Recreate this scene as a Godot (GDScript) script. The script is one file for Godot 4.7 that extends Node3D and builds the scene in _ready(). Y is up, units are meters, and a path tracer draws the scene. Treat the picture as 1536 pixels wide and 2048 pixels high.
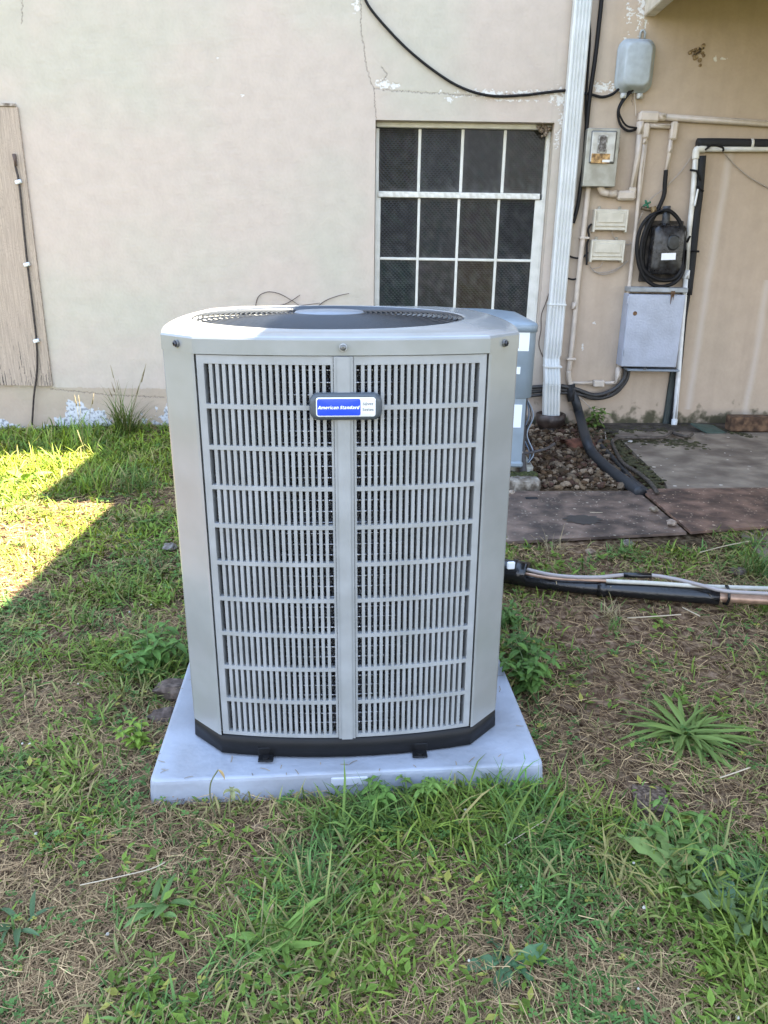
extends Node3D

const ZW := -5.35        # the wall's face
var used := {}
var rng := RandomNumberGenerator.new()
var lump := FastNoiseLite.new()
var patchy := FastNoiseLite.new()
var tex := {}

# ------------------------------------------------------------------ naming
func numbered(called: String) -> String:
	var n: int = used.get(called, 0)
	used[called] = n + 1
	return called if n == 0 else "%s_%03d" % [called, n]

func tag(o: Node, label: String, category := "", group := "", kind := "") -> Node:
	if label: o.set_meta("label", label)
	if category: o.set_meta("category", category)
	if group: o.set_meta("group", group)
	if kind: o.set_meta("kind", kind)
	return o

func thing(called: String, label: String, category: String, at := Vector3.ZERO, turn := 0.0, group := "") -> Node3D:
	var o := Node3D.new()
	o.name = numbered(called)
	add_child(o)
	o.position = at
	o.rotation.y = turn
	tag(o, label, category, group)
	return o

func obj(called: String, st, m: Material, parent: Node = self, at := Vector3.ZERO) -> MeshInstance3D:
	var o := MeshInstance3D.new()
	o.name = numbered(called) if parent == self else called
	if st is SurfaceTool:
		o.mesh = st.commit()
	else:
		o.mesh = st
	o.material_override = m
	o.position = at
	parent.add_child(o, true)
	if parent != self and String(o.name) != called:      # leg2 -> leg_001
		var k := 1
		while parent.has_node("%s_%03d" % [called, k]): k += 1
		o.name = "%s_%03d" % [called, k]
	return o

func struct(called: String, st, m: Material) -> MeshInstance3D:
	var o := obj(called, st, m)
	o.set_meta("kind", "structure")
	return o

# ------------------------------------------------------------------ materials
func mat(c: Color, rough := 0.7, metal := 0.0, grime := "", scale := 1.0, bump := "", bumpy := 0.4) -> StandardMaterial3D:
	var m := StandardMaterial3D.new()
	m.albedo_color = c.linear_to_srgb()
	m.roughness = rough
	m.metallic = metal
	if grime or bump:
		m.uv1_triplanar = true
		m.uv1_world_triplanar = true
		m.uv1_scale = Vector3.ONE * scale
	if grime: m.albedo_texture = tex[grime]
	if bump:
		m.normal_enabled = true
		m.normal_texture = tex[bump]
		m.normal_scale = bumpy
	return m

func leafy(back := 0.5, rough := 0.5) -> StandardMaterial3D:
	var m := StandardMaterial3D.new()
	m.albedo_color = Color.WHITE
	m.vertex_color_use_as_albedo = true
	m.roughness = rough
	m.metallic_specular = 0.25
	m.cull_mode = BaseMaterial3D.CULL_DISABLED
	if back > 0:
		m.backlight_enabled = true
		m.backlight = Color(back, back, back * 0.6)
	return m

func noise_tex(freq: float, oct: int, lo: Color, hi: Color, seed_: int, size := 512, kind := FastNoiseLite.TYPE_SIMPLEX_SMOOTH, a := 0.0, b := 1.0) -> NoiseTexture2D:
	var n := FastNoiseLite.new()
	n.noise_type = kind
	n.seed = seed_
	n.frequency = freq
	n.fractal_octaves = oct
	var t := NoiseTexture2D.new()
	t.width = size
	t.height = size
	t.seamless = true
	t.noise = n
	var g := Gradient.new()
	g.set_color(0, lo)
	g.set_color(1, hi)
	g.set_offset(0, a)
	g.set_offset(1, b)
	t.color_ramp = g
	return t

func normal_tex(freq: float, oct: int, strength: float, seed_: int, size := 512, kind := FastNoiseLite.TYPE_SIMPLEX_SMOOTH) -> NoiseTexture2D:
	var t := noise_tex(freq, oct, Color.BLACK, Color.WHITE, seed_, size, kind)
	t.color_ramp = null
	t.as_normal_map = true
	t.bump_strength = strength
	return t

# ------------------------------------------------------------------ shapes
func mb(flat := false) -> SurfaceTool:
	var st := SurfaceTool.new()
	st.begin(Mesh.PRIMITIVE_TRIANGLES)
	if flat: st.set_smooth_group(-1)
	return st

func done(st: SurfaceTool) -> SurfaceTool:
	st.generate_normals()
	return st

func tri(st: SurfaceTool, a: Vector3, b: Vector3, c: Vector3, out: Vector3) -> void:
	if (b - a).cross(c - a).dot(out) > 0:
		var t := b
		b = c
		c = t
	st.add_vertex(a)
	st.add_vertex(b)
	st.add_vertex(c)

func quad(st: SurfaceTool, a: Vector3, b: Vector3, c: Vector3, d: Vector3, out: Vector3) -> void:
	tri(st, a, b, c, out)
	tri(st, a, c, d, out)

func bx(st: SurfaceTool, c: Vector3, s: Vector3, bev := 0.003, rot := Basis.IDENTITY) -> void:
	var h := s / 2
	bev = minf(bev, minf(h.x, minf(h.y, h.z)) * 0.9)
	var V := func(sx: int, sy: int, sz: int, ax: int) -> Vector3:
		var p := Vector3(sx * (h.x - (0.0 if ax == 0 else bev)), sy * (h.y - (0.0 if ax == 1 else bev)), sz * (h.z - (0.0 if ax == 2 else bev)))
		return c + rot * p
	for k in [-1, 1]:
		quad(st, V.call(k, -1, -1, 0), V.call(k, 1, -1, 0), V.call(k, 1, 1, 0), V.call(k, -1, 1, 0), rot.x * k)
		quad(st, V.call(-1, k, -1, 1), V.call(1, k, -1, 1), V.call(1, k, 1, 1), V.call(-1, k, 1, 1), rot.y * k)
		quad(st, V.call(-1, -1, k, 2), V.call(1, -1, k, 2), V.call(1, 1, k, 2), V.call(-1, 1, k, 2), rot.z * k)
		if bev < 0.0005: continue
		for j in [-1, 1]:
			quad(st, V.call(k, j, -1, 0), V.call(k, j, 1, 0), V.call(k, j, 1, 1), V.call(k, j, -1, 1), rot.x * k + rot.y * j)
			quad(st, V.call(k, -1, j, 0), V.call(k, 1, j, 0), V.call(k, 1, j, 2), V.call(k, -1, j, 2), rot.x * k + rot.z * j)
			quad(st, V.call(-1, k, j, 1), V.call(1, k, j, 1), V.call(1, k, j, 2), V.call(-1, k, j, 2), rot.y * k + rot.z * j)
			for i in [-1, 1]:
				tri(st, V.call(k, j, i, 0), V.call(k, j, i, 1), V.call(k, j, i, 2), rot * Vector3(k, j, i))

func box(c: Vector3, s: Vector3, bev := 0.003, rot := Basis.IDENTITY) -> SurfaceTool:
	var st := mb(true)
	bx(st, c, s, bev, rot)
	return done(st)

func smooth_path(pts: Array, n := 6) -> PackedVector3Array:
	var out := PackedVector3Array()
	for i in pts.size() - 1:
		var p0: Vector3 = pts[maxi(i - 1, 0)]
		var p1: Vector3 = pts[i]
		var p2: Vector3 = pts[i + 1]
		var p3: Vector3 = pts[mini(i + 2, pts.size() - 1)]
		for k in n:
			out.append(p1.cubic_interpolate(p2, p0, p3, float(k) / n))
	out.append(pts[-1])
	return out

func tb(st: SurfaceTool, pts, r: float, sides := 8, r_end := -1.0, caps := true) -> void:
	var p: PackedVector3Array = PackedVector3Array(pts)
	var n := p.size()
	if r_end < 0: r_end = r
	var last: Array = []
	var up := Vector3.UP
	var t0 := (p[1] - p[0]).normalized()
	if absf(t0.y) > 0.9: up = Vector3.RIGHT
	var side := t0.cross(up).normalized()
	for i in n:
		var t := (p[mini(i + 1, n - 1)] - p[maxi(i - 1, 0)]).normalized()
		side = (side - t * side.dot(t)).normalized()
		var b := t.cross(side)
		var rr := lerpf(r, r_end, float(i) / (n - 1))
		var ring: Array = []
		for k in sides:
			var a := TAU * k / sides
			ring.append(p[i] + (side * cos(a) + b * sin(a)) * rr)
		if i > 0:
			for k in sides:
				var k2 := (k + 1) % sides
				quad(st, last[k], last[k2], ring[k2], ring[k], (last[k] + last[k2]) / 2 - p[i - 1])
		if caps and (i == 0 or i == n - 1):
			for k in range(1, sides - 1):
				tri(st, ring[0], ring[k], ring[k + 1], -t if i == 0 else t)
		last = ring

func tube(pts, r: float, sides := 8, r_end := -1.0) -> SurfaceTool:
	var st := mb()
	tb(st, pts, r, sides, r_end)
	return done(st)

# rings of equal size joined into one skin
func loft(st: SurfaceTool, rings: Array, centre: Vector3) -> void:
	for i in rings.size() - 1:
		var a: PackedVector3Array = rings[i]
		var b: PackedVector3Array = rings[i + 1]
		for k in a.size():
			var k2 := (k + 1) % a.size()
			var m := (a[k] + a[k2] + b[k] + b[k2]) / 4 - centre
			m.y *= 0.3
			quad(st, a[k], a[k2], b[k2], b[k], m)

func lid(st: SurfaceTool, ring: PackedVector3Array, up: Vector3) -> void:
	var c := Vector3.ZERO
	for p in ring: c += p
	c /= ring.size()
	for k in ring.size():
		tri(st, c, ring[k], ring[(k + 1) % ring.size()], up)

func lathe(st: SurfaceTool, prof: Array, base: Transform3D, sides := 20) -> void:
	for i in prof.size() - 1:
		var a: Vector2 = prof[i]
		var b: Vector2 = prof[i + 1]
		var d := b - a
		for k in sides:
			var a1 := TAU * k / sides
			var a2 := TAU * (k + 1) / sides
			var e1 := Vector3(cos(a1), 0, sin(a1))
			var e2 := Vector3(cos(a2), 0, sin(a2))
			var out := base.basis * ((e1 + e2) * d.y - Vector3(0, 2 * d.x, 0))
			quad(st, base * (e1 * a.x + Vector3(0, a.y, 0)), base * (e2 * a.x + Vector3(0, a.y, 0)), base * (e2 * b.x + Vector3(0, b.y, 0)), base * (e1 * b.x + Vector3(0, b.y, 0)), out)

func round_rect(w: float, h: float, r: float, n := 5) -> PackedVector2Array:
	var out := PackedVector2Array()
	for q in 4:
		var cx := (w / 2 - r) * (1 if q in [0, 3] else -1)
		var cy := (h / 2 - r) * (1 if q in [0, 1] else -1)
		for k in n + 1:
			var a := PI / 2 * (q + float(k) / n)
			out.append(Vector2(cx + cos(a) * r, cy + sin(a) * r))
	return out

func ring_xy(pts: PackedVector2Array, z: float, s := 1.0, c := Vector3.ZERO) -> PackedVector3Array:
	var out := PackedVector3Array()
	for p in pts: out.append(c + Vector3(p.x * s, p.y * s, z))
	return out

# a puffed plate facing +z: rounded rectangle rings [w, h, r, z]
func plate(rings: Array, c: Vector3, n := 5) -> SurfaceTool:
	var st := mb()
	var rr: Array = []
	for q in rings:
		rr.append(ring_xy(round_rect(q[0], q[1], q[2], n), q[3], 1.0, c))
	for i in rr.size() - 1:
		var a: PackedVector3Array = rr[i]
		var b: PackedVector3Array = rr[i + 1]
		var back: bool = rings[i + 1][0] > rings[i][0] + 0.0001 and rings[i + 1][3] <= rings[i][3]
		for k in a.size():
			var k2 := (k + 1) % a.size()
			var m := (a[k] + b[k2]) / 2 - c
			m.z = -1.0 if back else 0.05
			quad(st, a[k], a[k2], b[k2], b[k], m)
	lid(st, rr[-1], Vector3(0, 0, 1))
	return done(st)

func text(called: String, s: String, size: float, at: Transform3D, m: Material, parent: Node, face := "Droid Sans", bold := false, depth := 0.0008) -> MeshInstance3D:
	var t := TextMesh.new()
	var f := SystemFont.new()
	f.font_names = [face]
	if bold: f.font_weight = 700
	t.font = f
	t.text = s
	t.font_size = 48
	t.pixel_size = size / 48.0
	t.depth = depth
	var o := obj(called, t, m, parent)
	o.transform = at
	return o

# ------------------------------------------------------------------ the ground
func pad_local(x: float, z: float) -> Vector2:
	var p := Vector2(x - PAD.x, z - PAD.z).rotated(PAD_TURN)
	return p

const PAD := Vector3(-0.102, 0, -1.923)
const PAD_TURN := 0.075
const STRETCH := 1.35

func ground_y(x: float, z: float) -> float:
	var y := 0.017 * clampf(x, -4, 4)
	var p := pad_local(x, z)
	var k := clampf((maxf(absf(p.x), absf(p.y)) - 0.44) * 6, 0.0, 1.0)
	if x > 0.3 and z < -2.95: k *= clampf(1.0 - (-2.95 - z) * 8, 0.0, 1.0)
	y += k * (lump.get_noise_2d(x * 30, z * 30) * 0.012 + lump.get_noise_2d(x * 6, z * 6) * 0.03 - 0.004)
	return y

var ground_grid := PackedFloat32Array()
func ground_fast(x: float, z: float) -> float:
	var i := clampi(int((x - GX0) / 0.04 + 0.5), 0, GW - 1)
	var j := clampi(int((z - GZ0) / 0.04 + 0.5), 0, GH - 1)
	return ground_grid[j * GW + i]

func on_ground(p: Vector3, h := 0.0) -> Vector3:
	return Vector3(p.x, ground_y(p.x, p.z) + h, p.z)

# how green and how strawy the yard is: [x, z, radius, green, straw]
var spots := []
func yard(x: float, z: float) -> Vector2:
	var g := 0.45 + patchy.get_noise_2d(x * 9, z * 9) * 0.75
	var s := 0.5 - patchy.get_noise_2d(x * 11 + 70, z * 11) * 0.6
	for q in spots:
		var d: float = Vector2(x - q[0].x, z - q[0].z).length() / q[1]
		d += patchy.get_noise_2d(x * 60 + 30, z * 60) * 0.35
		var k := clampf(1.35 - d, 0.0, 1.0)
		if k > 0:
			g = lerpf(g, q[2], k)
			s = lerpf(s, q[3], k)
	return Vector2(clampf(g, 0, 1), clampf(s, 0, 1))

var yard_grid := PackedVector2Array()
const GX0 := -3.6
const GZ0 := -5.6
const GW := 181
const GH := 151
func yard_fast(x: float, z: float) -> Vector2:
	var i := clampi(int((x - GX0) / 0.04 + 0.5), 0, GW - 1)
	var j := clampi(int((z - GZ0) / 0.04 + 0.5), 0, GH - 1)
	return yard_grid[j * GW + i]

func bare(x: float, z: float) -> bool:      # where no grass can stand
	var p := pad_local(x, z)
	if absf(p.x) < 0.455 and absf(p.y) < 0.455: return true
	if z < ZW + 0.02: return true
	if x > 0.42 and z < -3.03 + 0.06 * (x - 0.42) - 0.02 and z > -3.98 and x < 1.42: return true
	if x >= 1.42 and z < -3.22 and z > -3.98: return true
	if x > 0.0 and z < -3.75: return true
	return false

# ------------------------------------------------------------------ build
func _ready() -> void:
	# camera
	var cam := Camera3D.new()
	cam.name = "camera"
	cam.position = Vector3(0, 1.2, 0)
	cam.basis = Basis(Vector3.RIGHT, deg_to_rad(-19.0)) * Basis(Vector3.BACK, 0.016)
	cam.fov = 67.24
	cam.near = 0.05
	cam.far = 600
	add_child(cam)
	cam.current = true
	# sky
	var sm := ProceduralSkyMaterial.new()
	sm.sky_top_color = Color(0.56, 0.65, 0.79)
	sm.sky_horizon_color = Color(0.93, 0.925, 0.90)
	sm.sky_curve = 0.14
	sm.ground_bottom_color = Color(0.30, 0.30, 0.22)
	sm.ground_horizon_color = Color(0.55, 0.55, 0.48)
	sm.sky_energy_multiplier = 0.72
	sm.sun_angle_max = 20
	var env := Environment.new()
	env.background_mode = Environment.BG_SKY
	env.sky = Sky.new()
	env.sky.sky_material = sm
	env.tonemap_mode = Environment.TONE_MAPPER_LINEAR
	env.tonemap_exposure = 13.8
	env.sdfgi_enabled = true
	env.ssao_enabled = true
	env.ssil_enabled = true
	var we := WorldEnvironment.new()
	we.name = "world_environment"
	we.environment = env
	add_child(we)
	# sun: over the canopy at the right, a little behind the wall
	var sun := DirectionalLight3D.new()
	sun.name = "sun"
	sun.basis = Basis.looking_at(-Vector3(1.03, 1.0, -0.24).normalized())
	sun.light_color = Color(1.0, 0.95, 0.86)
	sun.light_energy = 1.6
	sun.light_angular_distance = 0.5
	sun.shadow_enabled = true
	add_child(sun)

	rng.seed = 77
	lump.seed = 5
	lump.frequency = 0.1
	patchy.seed = 9
	patchy.frequency = 0.1
	patchy.fractal_octaves = 2
	textures()
	ground()
	house()
	canopy()
	paving()
	new_unit()
	old_unit()
	downspout()
	wall_left()
	wall_right()
	line_set()
	gravel()
	lawn()
	weeds()

func textures() -> void:
	tex.grime = noise_tex(0.006, 5, Color(0.86, 0.85, 0.83), Color(1, 1, 1), 3, 512, FastNoiseLite.TYPE_SIMPLEX_SMOOTH, 0.2, 0.8)
	tex.faint = noise_tex(0.008, 4, Color(0.93, 0.93, 0.92), Color(1, 1, 1), 8, 512, FastNoiseLite.TYPE_SIMPLEX_SMOOTH, 0.2, 0.8)
	tex.soil = noise_tex(0.02, 6, Color(0.42, 0.37, 0.32), Color(1, 1, 1), 4, 1024, FastNoiseLite.TYPE_SIMPLEX_SMOOTH, 0.15, 0.85)
	tex.stone = noise_tex(0.008, 6, Color(0.62, 0.58, 0.52), Color(1, 1, 1), 14, 1024, FastNoiseLite.TYPE_SIMPLEX_SMOOTH, 0.2, 0.8)
	tex.dirty = noise_tex(0.006, 6, Color(0.48, 0.44, 0.40), Color(1, 1, 1), 21, 512, FastNoiseLite.TYPE_SIMPLEX_SMOOTH, 0.12, 0.85)
	tex.speck = noise_tex(0.12, 2, Color(0.34, 0.34, 0.35), Color(1, 1, 1), 33, 256, FastNoiseLite.TYPE_SIMPLEX_SMOOTH, 0.45, 0.7)
	tex.dust = noise_tex(0.006, 5, Color(0.45, 0.45, 0.45), Color(1, 1, 1), 23, 512, FastNoiseLite.TYPE_SIMPLEX_SMOOTH, 0.25, 0.8)
	tex.rough_n = normal_tex(0.03, 5, 6.0, 6)
	tex.fine_n = normal_tex(0.08, 4, 4.0, 7)
	tex.spine_n = normal_tex(0.2, 2, 12.0, 17, 256)
	tex.plates = plate_picture()
	tex.patio = plate_picture(Color(0.42, 0.37, 0.32), Color(0.60, 0.55, 0.48), 150)
	tex.wood = wood_picture()
	tex.glass_n = glass_bumps()
	wall_pictures()

func plate_picture(lo := Color(0.27, 0.225, 0.205), hi := Color(0.54, 0.46, 0.42), count := 620) -> ImageTexture:
	var a := FastNoiseLite.new()
	a.seed = 31
	a.frequency = 0.006
	a.fractal_octaves = 5
	var n := 1024
	var base := a.get_seamless_image(n, n).get_data()
	var im := Image.create(n, n, true, Image.FORMAT_RGB8)
	for y in n:
		for x in n:
			var v := base[y * n + x] / 255.0
			var c := lo.lerp(hi, clampf(v * 1.6 - 0.3, 0, 1))
			im.set_pixel(x, y, c)
	var r := RandomNumberGenerator.new()
	r.seed = 12
	for i in count:                      # bird lime and paint spots
		var px := r.randi_range(4, n - 8)
		var py := r.randi_range(4, n - 8)
		var s := r.randf_range(1.6, 4.2) if r.randf() < 0.9 else r.randf_range(4.0, 6.8)
		var sh := r.randf_range(0.6, 1.0)
		for y in range(-7, 8):
			for x in range(-7, 8):
				if Vector2(x * r.randf_range(0.9, 1.1), y).length() < s and px + x >= 0 and px + x < n and py + y >= 0 and py + y < n:
					im.set_pixel(px + x, py + y, Color(0.86 * sh, 0.82 * sh, 0.76 * sh))
	im.generate_mipmaps()
	return ImageTexture.create_from_image(im)

func wood_picture() -> ImageTexture:      # weathered, grain upright
	var a := FastNoiseLite.new()
	a.seed = 41
	a.frequency = 0.012
	a.fractal_octaves = 3
	var b := FastNoiseLite.new()
	b.seed = 42
	b.frequency = 0.06
	var im := Image.create(256, 1024, true, Image.FORMAT_RGB8)
	for y in 1024:
		for x in 256:
			var w := a.get_noise_2d(x * 1.5, y * 0.22)
			var g := absf(sin(w * 42.0 + x * 0.11))
			var f := b.get_noise_2d(x * 4.0, y * 0.10)
			var v := 0.87 - 0.10 * pow(1.0 - g, 3.0) + f * 0.13
			var low := clampf((y - 760) / 260.0, 0, 1)
			if b.get_noise_2d(x * 3.2 + 400, y * 0.05) > 0.62 - low * 0.30: v *= lerpf(0.86, 0.42, low)
			im.set_pixel(x, y, Color(0.81 * v, 0.745 * v, 0.67 * v))
	im.generate_mipmaps()
	return ImageTexture.create_from_image(im)

func glass_bumps() -> ImageTexture:       # pressed diamond glass
	var im := Image.create(256, 256, false, Image.FORMAT_RGB8)
	for y in 256:
		for x in 256:
			var u := PI * (x + y) / 32.0
			var v := PI * (x - y) / 32.0
			var h := absf(sin(u)) * absf(sin(v))
			im.set_pixel(x, y, Color(h, h, h))
	im.bump_map_to_normal_map(6.0)
	return ImageTexture.create_from_image(im)

const WALL_W := 1536
const WALL_H := 768
func wall_px(x: float, y: float) -> Vector2:
	return Vector2((x + 3.4) / 6.8 * WALL_W, (3.2 - y) / 3.4 * WALL_H)

func wall_pictures() -> void:
	var n := FastNoiseLite.new()
	n.seed = 51
	n.frequency = 0.004
	n.fractal_octaves = 4
	var broad := n.get_image(WALL_W, WALL_H).get_data()
	n.seed = 52
	n.frequency = 0.03
	n.fractal_octaves = 4
	var mid := n.get_image(WALL_W, WALL_H).get_data()
	n.seed = 53
	n.frequency = 0.16
	n.fractal_octaves = 3
	var fine := n.get_image(WALL_W, WALL_H).get_data()
	var paint_grey := Color(0.795, 0.770, 0.705)
	var paint_pink := Color(0.82, 0.766, 0.71)
	var old := Color(0.795, 0.720, 0.635)
	var colour := PackedByteArray()
	colour.resize(WALL_W * WALL_H * 3)
	var high := PackedByteArray()
	high.resize(WALL_W * WALL_H)
	var streaky := FastNoiseLite.new()
	streaky.seed = 54
	streaky.frequency = 0.02
	streaky.fractal_octaves = 3
	var base_edge := FastNoiseLite.new()
	base_edge.seed = 55
	base_edge.frequency = 0.03
	base_edge.fractal_octaves = 4
	for y in WALL_H:
		var wy := 3.2 - (y + 0.5) / WALL_H * 3.4
		for x in WALL_W:
			var i := y * WALL_W + x
			var wx := (x + 0.5) / WALL_W * 6.8 - 3.4
			var b := broad[i] / 255.0
			var m := mid[i] / 255.0
			var f := fine[i] / 255.0
			var c := paint_grey.lerp(paint_pink, clampf(b * 2.2 - 0.35 , 0, 1))
			if wx > 1.0:      # the right half was painted at another time
				c = c.lerp(old, clampf((wx - 1.0) * 2.5, 0, 1) * 0.85)
				c = c * (1.0 - 0.022 * clampf(streaky.get_noise_2d(x * 2.0, y * 0.12) * 2.0, 0, 1))
			c = c * (0.965 + 0.05 * m + 0.02 * f)
			var trowel := streaky.get_noise_2d(x * 0.35 + 300, y * 1.6)
			var hgt := 0.5 + 0.13 * trowel + 0.22 * (m - 0.5) + 0.16 * (f - 0.5)
			# the plinth: a rough band at the foot, worn dark in patches, whitewash showing at the left
			if wy < 0.24 + 0.008 * base_edge.get_noise_2d(x * 2.0, 0.0) and wx < 0.9:
				c = c * Color(0.93, 0.91, 0.87)
				hgt += 0.2 * (m - 0.5) - 0.05
			var grime := clampf((0.10 + 0.017 * wx - wy + 0.14 * base_edge.get_noise_2d(x * 1.4, y * 1.2)) * 12.0, 0, 1)
			if wx > 0.95: c = c.lerp(Color(0.26, 0.26, 0.19), grime * 0.8)
			elif wx < 0.7:
				var k := base_edge.get_noise_2d(x * 0.8, y * 0.9) + base_edge.get_noise_2d(x * 3.0 + 90, y * 3.0) * 0.5
				if wy < 0.08 + 0.017 * wx + 0.11 * k + 0.10 * clampf(base_edge.get_noise_2d(x * 0.25 + 500, 3.0) * 2.2 + 0.15, -1, 1):
					c = Color(0.90, 0.91, 0.92) * (0.86 + 0.16 * f)
					if f < 0.36: c = c * 0.75
					hgt += 0.12
			c.r = clampf(c.r, 0, 1)
			c.g = clampf(c.g, 0, 1)
			c.b = clampf(c.b, 0, 1)
			colour[i * 3] = int(c.r * 255)
			colour[i * 3 + 1] = int(c.g * 255)
			colour[i * 3 + 2] = int(c.b * 255)
			high[i] = int(clampf(hgt, 0, 1) * 255)
	# flaked paint: [centre, half width, half height, how much]
	for q in [[Vector3(-0.036, 2.150, -5.350), 0.05, 0.022, 0.8], [Vector3(0.026, 2.140, -5.350), 0.04, 0.012, 0.7], [Vector3(0.368, 2.076, -5.350), 0.035, 0.018, 0.6], [Vector3(0.583, 2.109, -5.350), 0.17, 0.02, 0.62], [Vector3(0.861, 2.113, -5.350), 0.13, 0.018, 0.6], [Vector3(1.055, 2.091, -5.350), 0.06, 0.05, 0.75], [Vector3(1.085, 1.966, -5.350), 0.03, 0.07, 0.5], [Vector3(1.050, 1.866, -5.350), 0.015, 0.06, 0.5], [Vector3(-0.216, 2.572, -5.350), 0.016, 0.06, 0.7], [Vector3(1.306, 2.150, -5.350), 0.07, 0.028, 0.8], [Vector3(1.498, 2.586, -5.350), 0.028, 0.14, 0.62], [Vector3(1.421, 2.551, -5.350), 0.02, 0.05, 0.6], [Vector3(1.420, 2.412, -5.350), 0.014, 0.03, 0.6], [Vector3(1.523, 2.508, -5.350), 0.008, 0.03, 0.9], [Vector3(1.973, 2.322, -5.350), 0.010, 0.02, 0.8], [Vector3(2.019, 2.317, -5.350), 0.03, 0.01, 0.5], [Vector3(1.397, 0.738, -5.350), 0.008, 0.01, 0.9], [Vector3(1.335, 0.570, -5.350), 0.008, 0.016, 0.9], [Vector3(0.304, 2.122, -5.350), 0.03, 0.012, 0.5], [Vector3(0.740, 2.073, -5.350), 0.20, 0.008, 0.45], [Vector3(-0.918, 2.077, -5.350), 0.018, 0.012, 0.4], [Vector3(-1.062, 2.279, -5.350), 0.014, 0.008, 0.5], [Vector3(1.843, 0.761, -5.350), 0.02, 0.02, 0.4]]:
		var p := wall_px(q[0].x, q[0].y)
		var rx: float = q[1] / 6.8 * WALL_W
		var ry: float = q[2] / 3.4 * WALL_H
		for y in range(int(p.y - ry * 1.6), int(p.y + ry * 1.6) + 1):
			for x in range(int(p.x - rx * 1.6), int(p.x + rx * 1.6) + 1):
				if x < 0 or y < 0 or x >= WALL_W or y >= WALL_H: continue
				var i := y * WALL_W + x
				var d: float = Vector2((x - p.x) / rx, (y - p.y) / ry).length()
				var k: float = base_edge.get_noise_2d(x * 4.0, y * 5.0) * 0.9 + base_edge.get_noise_2d(x * 10.0, y * 10.0) * 0.5
				if d + k * 1.5 < q[3]:
					var v := 0.90 + 0.1 * fine[i] / 255.0
					colour[i * 3] = int(248 * v)
					colour[i * 3 + 1] = int(246 * v)
					colour[i * 3 + 2] = int(238 * v)
					high[i] = clampi(high[i] - 60, 0, 255)
	# hairline cracks
	for line in [[Vector3(-0.187, 2.593, -5.350), Vector3(-0.186, 2.437, -5.350), Vector3(-0.167, 2.358, -5.350), Vector3(-0.154, 2.251, -5.350), Vector3(-0.122, 2.157, -5.350), Vector3(-0.104, 2.121, -5.350), Vector3(-0.067, 2.122, -5.350)], [Vector3(-0.104, 2.121, -5.350), Vector3(-0.096, 2.019, -5.350), Vector3(-0.089, 1.949, -5.350)], [Vector3(-2.345, 0.226, -5.350), Vector3(-2.138, 0.209, -5.350), Vector3(-1.930, 0.191, -5.350), Vector3(-1.546, 0.180, -5.350)], [Vector3(-0.062, 2.239, -5.350), Vector3(-0.022, 2.204, -5.350), Vector3(-0.052, 2.158, -5.350)], [Vector3(-2.215, 2.566, -5.350), Vector3(-2.235, 2.440, -5.350)], [Vector3(1.502, 2.056, -5.350), Vector3(1.473, 2.220, -5.350)], [Vector3(-0.051, 2.116, -5.350), Vector3(0.212, 2.104, -5.350), Vector3(0.522, 2.092, -5.350), Vector3(0.862, 2.107, -5.350), Vector3(1.100, 2.138, -5.350)]]:
		for k in line.size() - 1:
			var a := wall_px(line[k].x, line[k].y)
			var b := wall_px(line[k + 1].x, line[k + 1].y)
			var steps := int(a.distance_to(b) * 2) + 1
			for s in steps:
				var p := a.lerp(b, float(s) / steps)
				p += Vector2(base_edge.get_noise_2d(p.x * 6, p.y * 6), base_edge.get_noise_2d(p.y * 6, p.x * 6)) * 1.8
				var i := clampi(int(p.y), 0, WALL_H - 1) * WALL_W + clampi(int(p.x), 0, WALL_W - 1)
				for ch in 3: colour[i * 3 + ch] = int(colour[i * 3 + ch] * 0.87)
				high[i] = clampi(high[i] - 70, 0, 255)
	# two pale runs of paint at the right
	for line in [[Vector3(2.149, 1.840, -5.350), Vector3(2.135, 1.275, -5.350), Vector3(2.120, 0.765, -5.350), Vector3(2.120, 0.150, -5.350)], [Vector3(2.519, 1.030, -5.350), Vector3(2.529, 0.504, -5.350), Vector3(2.518, 0.121, -5.350)]]:
		for k in line.size() - 1:
			var a := wall_px(line[k].x, line[k].y)
			var b := wall_px(line[k + 1].x, line[k + 1].y)
			for y in range(int(a.y), int(b.y)):
				var cx := lerpf(a.x, b.x, (y - a.y) / (b.y - a.y))
				for x in range(int(cx - 10), int(cx + 11)):
					if x < 0 or x >= WALL_W or y < 0 or y >= WALL_H: continue
					var w := clampf(1.2 - absf(x - cx + 2.0 * base_edge.get_noise_2d(x, y * 0.4)) / 6.5, 0, 1) * 0.5
					var i := y * WALL_W + x
					for ch in 3: colour[i * 3 + ch] = int(lerpf(colour[i * 3 + ch], 226.0 - ch * 8, w))
	var im := Image.create_from_data(WALL_W, WALL_H, false, Image.FORMAT_RGB8, colour)
	tex.wall = ImageTexture.create_from_image(im)
	var hm := Image.create_from_data(WALL_W, WALL_H, false, Image.FORMAT_L8, high)
	hm.convert(Image.FORMAT_RGBA8)
	hm.bump_map_to_normal_map(3.0)
	tex.wall_n = ImageTexture.create_from_image(hm)

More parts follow.
